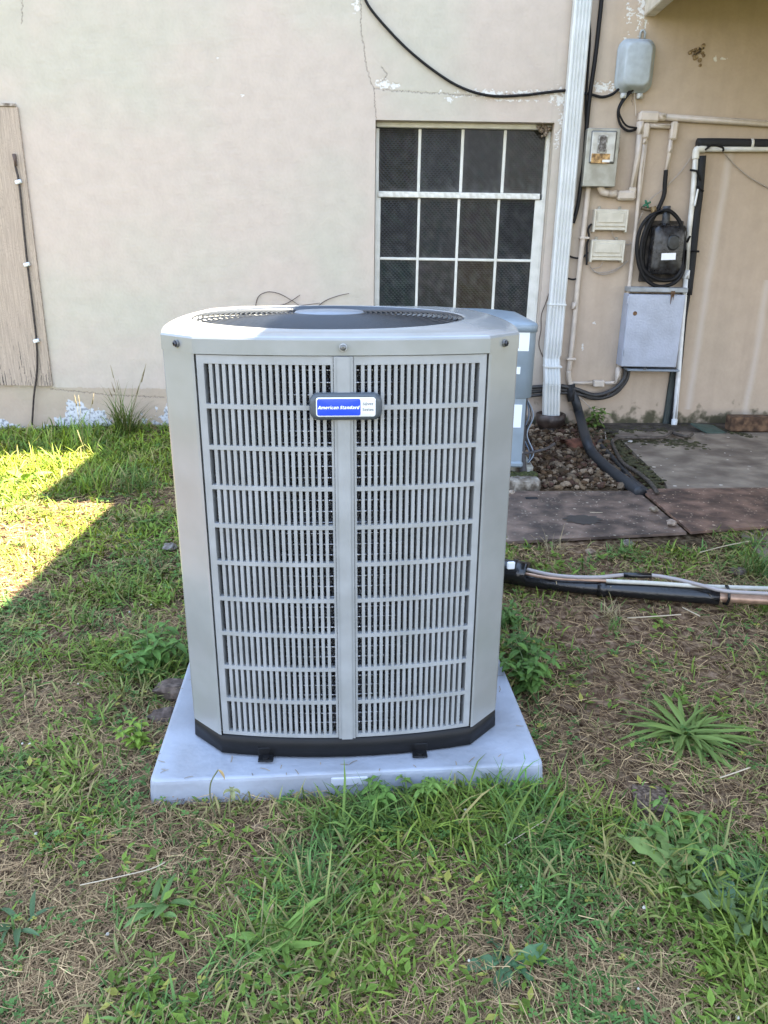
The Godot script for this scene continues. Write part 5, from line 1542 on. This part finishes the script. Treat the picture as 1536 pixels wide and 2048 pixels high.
# one blade: base, direction, length, width, droop; colour runs a little lighter to the tip
func blade(st: SurfaceTool, p: Vector3, dir: float, len: float, wid: float, lean: float, droop: float, c: Color, segs := 4) -> void:
	var h := Vector3(cos(dir), 0, sin(dir))
	var s := Vector3(-sin(dir), 0, cos(dir))
	var ang := PI / 2 - lean
	var at := p
	var last: Array = []
	for i in segs + 1:
		var t := float(i) / segs
		var w := wid * (0.75 + 0.5 * t if t < 0.35 else (1.0 - t) / 0.65 * 0.925) * 0.5
		var a := at - s * w
		var b := at + s * w
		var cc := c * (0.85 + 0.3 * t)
		if i > 0:
			st.set_color(last[2])
			st.add_vertex(last[0])
			st.add_vertex(last[1])
			st.set_color(cc)
			st.add_vertex(b)
			if i < segs:
				st.set_color(last[2])
				st.add_vertex(last[0])
				st.set_color(cc)
				st.add_vertex(b)
				st.add_vertex(a)
		last = [a, b, cc]
		at += (h * cos(ang) + Vector3.UP * sin(ang)) * len / segs
		ang -= droop / segs

func grass_clump(n: int, len: float, wid: float, spread: float, lean0: float, lean1: float, c: Color) -> ArrayMesh:
	var st := mb()
	for i in n:
		var a := rng.randf() * TAU
		var r := spread * sqrt(rng.randf())
		var tint := c * rng.randf_range(0.75, 1.3)
		if rng.randf() < 0.2: tint = tint.lerp(Color(0.26, 0.22, 0.09), 0.6)
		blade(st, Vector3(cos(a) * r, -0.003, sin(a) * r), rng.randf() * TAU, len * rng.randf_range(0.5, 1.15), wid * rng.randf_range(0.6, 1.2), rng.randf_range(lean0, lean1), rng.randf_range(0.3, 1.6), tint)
	st.generate_normals()
	return st.commit()

# ---- the lawn: every blade, straw and small leaf laid into a few large meshes
var lv := PackedVector3Array()
var ln := PackedVector3Array()
var lc := PackedColorArray()
var li := PackedInt32Array()

func flush(called: String, m: Material, parent: Node3D) -> void:
	var a := []
	a.resize(Mesh.ARRAY_MAX)
	a[Mesh.ARRAY_VERTEX] = lv
	a[Mesh.ARRAY_NORMAL] = ln
	a[Mesh.ARRAY_COLOR] = lc
	a[Mesh.ARRAY_INDEX] = li
	var mesh := ArrayMesh.new()
	mesh.add_surface_from_arrays(Mesh.PRIMITIVE_TRIANGLES, a)
	var o := obj(called, mesh, m, parent)
	o.set_meta("kind", "stuff")
	lv = PackedVector3Array()
	ln = PackedVector3Array()
	lc = PackedColorArray()
	li = PackedInt32Array()

# a ribbon: bends up or down by droop, sideways by turn, narrowing to its tip
func ribbon(p: Vector3, dir: float, len: float, wid: float, pitch: float, droop: float, turn: float, roll: float, c: Color, segs: int, pointed: bool) -> void:
	var n0 := lv.size()
	var at := p
	for i in segs + 1:
		var t := float(i) / segs
		var h := Vector3(cos(dir) * cos(pitch), sin(pitch), sin(dir) * cos(pitch))
		var s := Vector3(-sin(dir), 0, cos(dir))
		var n := s.cross(h)
		if n.y < 0: n = -n
		s = s * cos(roll) + n * sin(roll)
		n = s.cross(h)
		if n.y < 0: n = -n
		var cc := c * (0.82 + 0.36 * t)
		if i == segs and pointed:
			lv.append(at)
			ln.append(n)
			lc.append(cc)
			li.append_array(PackedInt32Array([n0 + i * 2 - 2, n0 + i * 2, n0 + i * 2 - 1]))
		else:
			var w := wid * (0.5 if not pointed else (0.36 + 0.14 * minf(t * 3.0, 1.0)) * (1.0 - t * t * 0.5))
			lv.append(at - s * w)
			lv.append(at + s * w)
			ln.append(n)
			ln.append(n)
			lc.append(cc)
			lc.append(cc)
			if i > 0: li.append_array(PackedInt32Array([n0 + i * 2 - 2, n0 + i * 2 + 1, n0 + i * 2 - 1, n0 + i * 2 - 2, n0 + i * 2, n0 + i * 2 + 1]))
		at += h * (len / segs)
		pitch -= droop / segs
		dir += turn / segs

# a small flat leaf of four faces, or three of them for a clover
func leaflet(p: Vector3, th: float, len: float, wid: float, tilt: float, round_tip: bool, c: Color) -> void:
	var n0 := lv.size()
	var d := Vector3(cos(th) * cos(tilt), sin(tilt), sin(th) * cos(tilt))
	var s := Vector3(-sin(th), 0, cos(th))
	var n := s.cross(d)
	if n.y < 0: n = -n
	var a := p + d * len * (0.62 if round_tip else 0.42)
	for q in [p, a - s * wid * 0.5 + n * wid * 0.14, a + s * wid * 0.5 + n * wid * 0.14, p + d * len]:
		lv.append(q)
		lc.append(c)
	lv.append(a - n * wid * 0.04)
	lc.append(c * 0.85)
	ln.append(n)
	ln.append((n + s * 0.35).normalized())
	ln.append((n - s * 0.35).normalized())
	ln.append((n + d * 0.3).normalized())
	ln.append(n)
	li.append_array(PackedInt32Array([n0, n0 + 1, n0 + 4, n0, n0 + 4, n0 + 2, n0 + 1, n0 + 3, n0 + 4, n0 + 4, n0 + 3, n0 + 2]))

func lawn() -> void:
	var straw := Node3D.new()
	straw.name = "dry_thatch"
	add_child(straw)
	tag(straw, "dead straw and clippings lying over the bare soil of the yard", "dead grass", "", "stuff")
	var grass := Node3D.new()
	grass.name = "grass"
	add_child(grass)
	tag(grass, "patchy green grass, clover and small weeds growing through the yard", "grass", "", "stuff")
	var gm := leafy(0.55, 0.5)
	var dm := leafy(0.2, 0.85)
	var pick := func() -> Vector3:
		var z := -0.62 - 4.74 * pow(rng.randf(), STRETCH)
		var half := minf(0.58 + absf(z) * 0.56, 3.0)
		return Vector3(rng.randf_range(-half, half), 0, z)
	# straw
	for i in 64000:
		var p: Vector3 = pick.call()
		if bare(p.x, p.z): continue
		var v := yard_fast(p.x, p.z)
		if rng.randf() > 0.10 + 0.9 * v.y: continue
		var tone := 1.0 + 0.35 * patchy.get_noise_2d(p.x * 40, p.z * 40)
		var far := 1.0 + 0.14 * maxf(0, -p.z - 1.4)
		for k in 5:
			var q := p + Vector3(rng.randf_range(-0.035, 0.035), 0, rng.randf_range(-0.035, 0.035))
			q.y = ground_fast(q.x, q.z) + rng.randf_range(0.0, 0.012)
			var c := Color(0.49, 0.34, 0.175).lerp(Color(0.15, 0.09, 0.05), pow(rng.randf(), 0.8)) * rng.randf_range(0.75, 1.2) * tone
			ribbon(q, rng.randf() * TAU, rng.randf_range(0.015, 0.070) * (0.9 + 0.1 * far), rng.randf_range(0.0007, 0.0017) * far, rng.randf_range(-0.12, 0.40), rng.randf_range(0.1, 0.7), rng.randf_range(-1.3, 1.3), rng.randf_range(-0.7, 0.7), c, 2, false)
	# clippings blown on to the pad and over the pipe
	for i in 26:
		var q := Vector3(PAD.x, 0.0, PAD.z) + Vector3(rng.randf_range(-0.44, 0.44), 0, 0.455 - 0.07 * pow(rng.randf(), 1.5)).rotated(Vector3.UP, PAD_TURN)
		if i % 3 == 0: q = Vector3(PAD.x, 0.0, PAD.z) + Vector3((0.45 - 0.05 * rng.randf()) * (1 if i % 2 else -1), 0, rng.randf_range(-0.2, 0.44)).rotated(Vector3.UP, PAD_TURN)
		q.y = 0.0635 + 0.014 * (q.x - PAD.x) + 0.017 * PAD.x
		ribbon(q, rng.randf() * TAU, rng.randf_range(0.008, 0.03), 0.0016, 0.0, 0.0, rng.randf_range(-1, 1), 0.0, Color(0.30, 0.22, 0.12) * rng.randf_range(0.5, 1.2), 2, false)
	for i in 90:
		var t := rng.randf()
		var q: Vector3 = Vector3(0.537, 0.009, -2.667).lerp(Vector3(1.382, 0.023, -2.515), t)
		q += Vector3(0, rng.randf_range(0.02, 0.075), rng.randf_range(-0.01, 0.06))
		ribbon(q, rng.randf_range(0.6, 2.4), rng.randf_range(0.03, 0.10), rng.randf_range(0.0018, 0.003), rng.randf_range(-0.2, 0.5), rng.randf_range(0.2, 0.8), rng.randf_range(-1, 1), 0.2, Color(0.44, 0.34, 0.19) * rng.randf_range(0.5, 1.1), 3, false)
	flush("straw", dm, straw)
	# blades, longer where it is lush
	for i in 62000:
		var p: Vector3 = pick.call()
		if bare(p.x, p.z): continue
		var v := yard_fast(p.x, p.z)
		var g := v.x
		if rng.randf() > pow(g, 1.35) * 0.95 + 0.02: continue
		var far := 1.0 + 0.16 * maxf(0, -p.z - 1.4)
		var hue := patchy.get_noise_2d(p.x * 25 + 90, p.z * 25)
		var c0 := Color(0.150, 0.200, 0.034).lerp(Color(0.095, 0.165, 0.048), clampf(hue * 1.6 + 0.4, 0, 1))
		var dry := clampf(patchy.get_noise_2d(p.x * 30 + 190, p.z * 30) * 1.3 + 0.45 - g * 0.5, 0.03, 0.7)
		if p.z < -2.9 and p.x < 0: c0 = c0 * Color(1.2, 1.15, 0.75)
		var pl := pad_local(p.x, p.z)
		var low := absf(pl.x) < 0.50 and absf(pl.y) < 0.50
		for k in 4:
			var q := p + Vector3(rng.randfn(0, 0.012), 0, rng.randfn(0, 0.012))
			if bare(q.x, q.z): continue
			q.y = ground_fast(q.x, q.z) - 0.002
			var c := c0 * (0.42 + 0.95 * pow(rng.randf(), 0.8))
			if rng.randf() < dry: c = c.lerp(Color(0.30, 0.235, 0.10), rng.randf_range(0.35, 0.9))
			var l := rng.randf_range(0.025, 0.075) * (0.7 + 0.65 * g)
			if g > 0.75 and rng.randf() < 0.22 and not low: l *= 1.8
			if low: l *= 0.75
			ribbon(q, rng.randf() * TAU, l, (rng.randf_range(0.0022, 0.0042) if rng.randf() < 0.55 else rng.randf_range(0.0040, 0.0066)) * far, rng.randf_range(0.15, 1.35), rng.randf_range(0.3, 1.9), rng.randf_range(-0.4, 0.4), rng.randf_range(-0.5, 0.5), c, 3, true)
	flush("blades", gm, grass)
	# clover and small broad leaves
	for i in 17000:
		var p: Vector3 = pick.call()
		if bare(p.x, p.z): continue
		var g := yard_fast(p.x, p.z).x
		var mix := patchy.get_noise_2d(p.x * 22 + 200, p.z * 22)
		if rng.randf() > g * (0.25 + 1.6 * absf(mix)): continue
		var far := 1.0 + 0.12 * maxf(0, -p.z - 1.4)
		var clover := mix > 0.0
		for k in 4 if clover else 6:
			var q := p + Vector3(rng.randfn(0, 0.014), 0, rng.randfn(0, 0.014))
			if bare(q.x, q.z): continue
			q.y = ground_fast(q.x, q.z) + rng.randf_range(0.006, 0.028)
			var c := (Color(0.095, 0.175, 0.045) if clover else Color(0.135, 0.200, 0.034)) * rng.randf_range(0.65, 1.35)
			if rng.randf() < 0.06: c = Color(0.30, 0.28, 0.06)
			var th := rng.randf() * TAU
			if clover:
				var s := rng.randf_range(0.006, 0.011) * far
				for j in 3: leaflet(q, th + TAU * j / 3, s, s * 0.95, rng.randf_range(-0.1, 0.35), true, c)
			else:
				var s := rng.randf_range(0.011, 0.034) * far
				leaflet(q, th, s, s * rng.randf_range(0.3, 0.5), rng.randf_range(-0.2, 0.7), false, c)
	flush("small_leaves", gm, grass)

# a leaf that starts at the origin, points along +x and arches
func leaf_mesh(len: float, wid: float, rise: float, droop: float, fold: float, wave: float, c: Color) -> ArrayMesh:
	var st := mb()
	var p := Vector3.ZERO
	var ang := rise
	var prev: Array = []
	var n := 8
	for i in n + 1:
		var t := float(i) / n
		var w := wid * 0.5 * pow(sin(PI * clampf(0.06 + 0.94 * t, 0, 1)), 0.75) * (1.0 - 0.25 * t)
		if t < 0.12: w = wid * 0.06
		var nrm := Vector3(-sin(ang), cos(ang), 0)
		var z := Vector3(0, 0, 1)
		var wv := sin(t * 17.0) * wave
		var cur := [p - z * w + nrm * (w * fold + wv), p, p + z * w + nrm * (w * fold - wv)]
		if i > 0:
			for s in 2:
				st.set_color(c * (0.9 if s else 1.05))
				for q in [prev[s], prev[s + 1], cur[s + 1], prev[s], cur[s + 1], cur[s]]: st.add_vertex(q)
		prev = cur
		p += Vector3(cos(ang), sin(ang), 0) * len / n
		ang -= droop / n
	st.generate_normals()
	return st.commit()

func rosette(called: String, label: String, cat: String, at: Vector3, n: int, len: float, wid: float, rise0: float, rise1: float, droop: float, c: Color, wave := 0.0, group := "") -> Node3D:
	var t := thing(called, label, cat, on_ground(at), 0.0, group)
	var m := leafy(0.5, 0.6)
	var variants: Array = []
	for i in 5: variants.append(leaf_mesh(len * rng.randf_range(0.75, 1.15), wid * rng.randf_range(0.8, 1.2), lerpf(rise0, rise1, i / 4.0), droop * rng.randf_range(0.7, 1.3), 0.25, wave, c * rng.randf_range(0.8, 1.2)))
	for i in n:
		var o := obj("leaf", variants[rng.randi() % 5], m, t)
		var s := rng.randf_range(0.7, 1.1)
		o.transform = Transform3D((Basis(Vector3.UP, TAU * (i * 0.381966) + rng.randfn(0, 0.3)) * Basis(Vector3.RIGHT, rng.randfn(0, 0.35)) * Basis(Vector3.BACK, rng.randfn(0, 0.12))).scaled(Vector3(s, s, s)), Vector3(rng.randfn(0, 0.010), 0.014, rng.randfn(0, 0.010)))
	return t

func leafy_stems(called: String, label: String, at: Vector3, stems: int, high: float, leaf: float, spread: float, c: Color) -> Node3D:
	var t := thing(called, label, "weed", on_ground(at))
	var m := leafy(0.45, 0.45)
	var variants: Array = []
	for i in 4: variants.append(leaf_mesh(leaf * rng.randf_range(0.8, 1.15), leaf * 0.46, rng.randf_range(-0.1, 0.5), 0.9, 0.2, 0.0, c * rng.randf_range(0.8, 1.2)))
	for s in stems:
		var a := rng.randf() * TAU
		var lean := Vector3(cos(a), 0, sin(a)) * spread * rng.randf_range(0.3, 1.0)
		var h := high * rng.randf_range(0.6, 1.1)
		var pts := smooth_path([Vector3.ZERO, lean * 0.35 + Vector3(0, h * 0.55, 0), lean + Vector3(0, h, 0)], 4)
		obj("stem", tube(pts, 0.0022, 5, 0.0012), mat(Color(0.10, 0.14, 0.05), 0.6), t)
		var k := 0
		for i in range(2, pts.size()):
			for side in 2:
				var o := obj("leaf", variants[rng.randi() % 4], m, t)
				var sc := rng.randf_range(0.65, 1.1) * (1.0 if i < pts.size() - 1 else 0.7)
				o.transform = Transform3D(Basis(Vector3.UP, i * 1.7 + side * PI + rng.randfn(0, 0.25)).scaled(Vector3(sc, sc, sc)), pts[i])
	return t

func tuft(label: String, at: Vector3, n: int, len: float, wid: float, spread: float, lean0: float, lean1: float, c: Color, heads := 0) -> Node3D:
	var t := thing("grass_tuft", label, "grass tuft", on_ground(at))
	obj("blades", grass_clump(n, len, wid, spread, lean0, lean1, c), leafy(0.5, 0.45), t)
	for i in heads:
		var a := rng.randf() * TAU
		var l := len * rng.randf_range(0.9, 1.35)
		var tip := Vector3(cos(a) * l * 0.35, l, sin(a) * l * 0.35)
		obj("flower_stalk", tube(smooth_path([Vector3.ZERO, tip * 0.6 + Vector3(0, l * 0.05, 0), tip], 4), 0.0016, 5, 0.001), mat(Color(0.22, 0.20, 0.09), 0.7), t)
		obj("seed_head", tube([tip * 0.84, tip * 0.94, tip * 1.02], 0.0035, 5, 0.001), mat(Color(0.24, 0.19, 0.10), 0.8), t)
	return t

func weeds() -> void:
	var g := Color(0.075, 0.135, 0.045)
	rosette("plantain", "large plantain rosette with long narrow leaves in the bare dirt at right", "weed", Vector3(0.797, 0.014, -1.706), 84, 0.185, 0.0135, 0.02, 0.60, 0.60, Color(0.135, 0.185, 0.050))
	rosette("dock_plant", "broad blue-green dock leaves sprawling at the right of the lawn", "weed", Vector3(0.603, 0.010, -1.241), 20, 0.130, 0.034, 0.10, 0.75, 0.7, Color(0.150, 0.205, 0.062), 0.008)
	rosette("dock_plant", "low dock with wavy blue-green leaves at the photo's right edge", "weed", Vector3(0.707, 0.012, -1.136), 18, 0.13, 0.034, 0.10, 0.7, 0.6, Color(0.135, 0.19, 0.07), 0.010)
	rosette("dock_plant", "small dock with pale wavy leaf beside the larger sprawling dock", "weed", Vector3(0.702, 0.012, -1.228), 5, 0.11, 0.05, 0.15, 0.5, 0.6, Color(0.11, 0.18, 0.10), 0.006)
	rosette("dandelion", "small dandelion rosette flat in the straw at the bottom middle-right", "weed", Vector3(0.227, 0.004, -1.027), 9, 0.075, 0.024, 0.05, 0.3, 0.4, Color(0.085, 0.15, 0.07), 0.004)
	rosette("dandelion", "dandelion rosette in the sunlit grass at the far left", "weed", Vector3(-1.942, -0.033, -3.975), 10, 0.17, 0.05, 0.3, 0.9, 0.9, Color(0.170, 0.264, 0.048))
	rosette("plantain", "small broad plantain in the sparse lawn left of the bottom tuft", "weed", Vector3(-0.402, -0.007, -1.126), 8, 0.075, 0.016, 0.2, 0.8, 0.9, Color(0.114, 0.178, 0.057))
	rosette("plantain", "narrow plantain at the left edge of the strawy lawn", "weed", Vector3(-0.664, -0.011, -1.097), 8, 0.08, 0.014, 0.3, 0.9, 0.9, Color(0.08, 0.13, 0.06))
	rosette("plantain", "broad-leaved plantain among the grass before the big bottom tuft", "weed", Vector3(-0.175, -0.003, -1.056), 12, 0.12, 0.018, 0.15, 0.8, 0.9, Color(0.142, 0.218, 0.048))
	leafy_stems("leafy_weed", "leafy green weed hugging the pad's right edge", Vector3(0.421, 0.007, -1.907), 10, 0.13, 0.046, 0.09, Color(0.099, 0.178, 0.043))
	leafy_stems("leafy_weed", "second leafy weed right of the pad, nearer its back", Vector3(0.435, 0.007, -2.059), 8, 0.12, 0.042, 0.10, Color(0.085, 0.152, 0.038))
	leafy_stems("leafy_weed", "tall-leaved weed before the pad's front, right of its middle tab", Vector3(-0.004, -0.000, -1.422), 6, 0.065, 0.040, 0.05, Color(0.121, 0.218, 0.048))
	leafy_stems("leafy_weed", "pale bushy weed growing up against the pad's front edge", Vector3(0.105, 0.002, -1.459), 9, 0.07, 0.028, 0.08, Color(0.156, 0.251, 0.057))
	leafy_stems("leafy_weed", "leafy weed at the pad's left edge beside the clods", Vector3(-0.691, -0.012, -2.014), 8, 0.11, 0.05, 0.12, Color(0.099, 0.185, 0.043))
	leafy_stems("leafy_weed", "yellow-green weed left of the pad's front corner", Vector3(-0.600, -0.010, -1.639), 5, 0.08, 0.032, 0.06, Color(0.170, 0.251, 0.038))
	leafy_stems("leafy_weed", "spreading leafy weed above the dock leaves at right", Vector3(0.649, 0.011, -1.317), 8, 0.07, 0.04, 0.10, Color(0.114, 0.191, 0.048))
	leafy_stems("leafy_weed", "dark leafy weed beside the newer unit's right corner", Vector3(0.429, 0.007, -2.321), 7, 0.09, 0.04, 0.06, Color(0.085, 0.145, 0.038))
	leafy_stems("wall_weed", "young weed sprouting at the wall's foot beside the fat black hose", Vector3(1.425, 0.024, -5.196), 4, 0.16, 0.075, 0.06, Color(0.106, 0.158, 0.038))
	tuft("thick grass tuft in the middle of the lawn's bottom edge", Vector3(-0.122, -0.002, -1.116), 120, 0.12, 0.0042, 0.075, 0.1, 1.1, Color(0.092, 0.172, 0.043))
	tuft("looser grass tuft with light stalks below the thick bottom tuft", Vector3(-0.213, -0.004, -1.066), 60, 0.12, 0.0045, 0.07, 0.2, 1.2, Color(0.142, 0.224, 0.048), 4)
	tuft("arching grass tuft at the pad's front right corner", Vector3(0.287, 0.005, -1.448), 90, 0.11, 0.0055, 0.06, 0.2, 1.1, Color(0.114, 0.224, 0.048))
	tuft("low arching grass tuft beyond the pad's front right corner", Vector3(0.374, 0.006, -1.368), 60, 0.10, 0.0055, 0.07, 0.3, 1.2, Color(0.114, 0.211, 0.048))
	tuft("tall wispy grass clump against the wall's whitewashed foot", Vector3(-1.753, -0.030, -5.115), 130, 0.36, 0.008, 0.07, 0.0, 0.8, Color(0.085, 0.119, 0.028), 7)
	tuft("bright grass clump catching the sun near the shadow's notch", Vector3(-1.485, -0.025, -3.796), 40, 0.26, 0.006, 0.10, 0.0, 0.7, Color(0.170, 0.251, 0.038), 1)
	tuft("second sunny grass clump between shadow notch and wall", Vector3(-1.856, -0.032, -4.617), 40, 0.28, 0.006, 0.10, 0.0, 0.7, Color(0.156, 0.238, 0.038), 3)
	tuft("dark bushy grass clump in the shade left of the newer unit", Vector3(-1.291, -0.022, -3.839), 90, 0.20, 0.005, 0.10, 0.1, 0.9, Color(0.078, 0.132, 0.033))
	tuft("wide grass clump left of the unit's lower corner", Vector3(-0.973, -0.017, -2.598), 80, 0.13, 0.005, 0.10, 0.2, 1.1, Color(0.106, 0.172, 0.043))
	tuft("grass tuft growing at the patio edge by the right photo margin", Vector3(1.455, 0.025, -2.738), 80, 0.22, 0.006, 0.06, 0.1, 1.2, Color(0.099, 0.165, 0.048))
	tuft("pale dry grass tuft before the insulated line", Vector3(0.787, 0.013, -2.377), 50, 0.10, 0.0028, 0.03, 0.2, 1.3, Color(0.34, 0.27, 0.15))
	tuft("small green tuft in the dirt just below the insulated line", Vector3(0.767, 0.013, -2.286), 26, 0.07, 0.003, 0.02, 0.1, 0.9, Color(0.099, 0.158, 0.038))
	tuft("straw-coloured tuft in front of the grey cover board", Vector3(0.707, 0.012, -2.997), 70, 0.12, 0.0025, 0.06, 0.3, 1.4, Color(0.32, 0.25, 0.14))
	tuft("green tuft before the cover boards' seam", Vector3(1.015, 0.017, -2.931), 50, 0.08, 0.004, 0.04, 0.2, 1.2, Color(0.099, 0.172, 0.043))
	# a seedling with a bent brown head before the pad, and its withered neighbour
	var d := thing("dead_seedling", "bent seedling stalk with a withered head before the pad's front left", "seedling", on_ground(Vector3(-0.358, -0.006, -1.389)))
	obj("stalk", tube(smooth_path([Vector3.ZERO, Vector3(-0.012, 0.05, 0.0), Vector3(-0.008, 0.10, 0.005), Vector3(0.010, 0.135, 0.005)]), 0.0016, 5), mat(Color(0.12, 0.13, 0.05), 0.7), d)
	obj("withered_head", leaf_mesh(0.03, 0.012, -0.9, 0.5, 0.4, 0.0, Color(0.45, 0.32, 0.14)), leafy(0.3), d, Vector3(0.010, 0.135, 0.005))
	var d2 := thing("dead_seedling", "curled brown seedling standing in the soil before the pad", "seedling", on_ground(Vector3(-0.325, -0.006, -1.373)))
	obj("stalk", tube(smooth_path([Vector3.ZERO, Vector3(0.0, 0.05, 0.0), Vector3(0.006, 0.09, 0.0)]), 0.0015, 5), mat(Color(0.16, 0.13, 0.06), 0.7), d2)
	for k in 4:
		var o := obj("curled_leaf", leaf_mesh(0.026, 0.012, 0.6, 2.6, 0.4, 0.0, Color(0.22, 0.22, 0.10)), leafy(0.3), d2, Vector3(0.006, 0.088, 0.0))
		o.rotation.y = k * 1.7
	# fallen twigs and long straws that can be told apart
	var sm := mat(Color(0.46, 0.37, 0.25), 0.8)
	for q in [[[Vector3(0.823, 0.034, -2.333), Vector3(0.919, 0.036, -2.345), Vector3(1.012, 0.037, -2.360)], "long straight straw lying in the dirt below the insulated line", 0.004], [[Vector3(1.036, 0.038, -2.413), Vector3(1.057, 0.038, -2.375), Vector3(1.072, 0.038, -2.348)], "short pale straw at the right of the insulated line", 0.004], [[Vector3(0.966, 0.036, -3.420), Vector3(1.025, 0.037, -3.420)], "single straw lying on the grey cover board", 0.004], [[Vector3(-0.578, 0.020, -1.174), Vector3(-0.517, 0.021, -1.193), Vector3(-0.454, 0.022, -1.215), Vector3(-0.429, 0.023, -1.233)], "long pale grass stalk lying across the lawn at left", 0.0022], [[Vector3(0.261, 0.034, -1.283), Vector3(0.309, 0.035, -1.319), Vector3(0.358, 0.036, -1.356)], "green-white stalk in the grass off the pad's corner", 0.0018], [[Vector3(0.792, 0.043, -1.498), Vector3(0.835, 0.044, -1.516), Vector3(0.878, 0.045, -1.535)], "broken tan twig in the dirt near the plantain", 0.003], [[Vector3(1.279, 0.052, -2.895), Vector3(1.409, 0.054, -2.967), Vector3(1.538, 0.056, -3.024)], "pale twig lying at the concrete path's edge", 0.004]]:
		wire_thing("straw_stalk", q[1], q[0], q[2] * 0.55, sm, "straw", 4, 5)
	# white clover heads in the grass
	var heads := Node3D.new()
	var hm := leafy(0.2, 0.7)
	var at: Array = []
	var cs: Array = []
	for i in 60:
		var p := Vector3(rng.randf_range(-1.9, -0.6), 0, rng.randf_range(-3.4, -1.0)) if i < 45 else Vector3(rng.randf_range(-0.6, 0.9), 0, rng.randf_range(-1.4, -0.75))
		if bare(p.x, p.z): continue
		p = on_ground(p, rng.randf_range(0.02, 0.04))
		at.append(Transform3D(Basis(Vector3.UP, rng.randf() * 6).scaled(Vector3.ONE * rng.randf_range(0.005, 0.009)), p))
		cs.append(Color(0.48, 0.44, 0.36) * rng.randf_range(0.6, 1.15))
	heads.name = "clover_heads"
	add_child(heads)
	tag(heads, "tiny cream clover heads dotted through the lawn", "clover", "", "stuff")
	scatter("flower_heads", stone_mesh(7), hm, at, cs, heads)
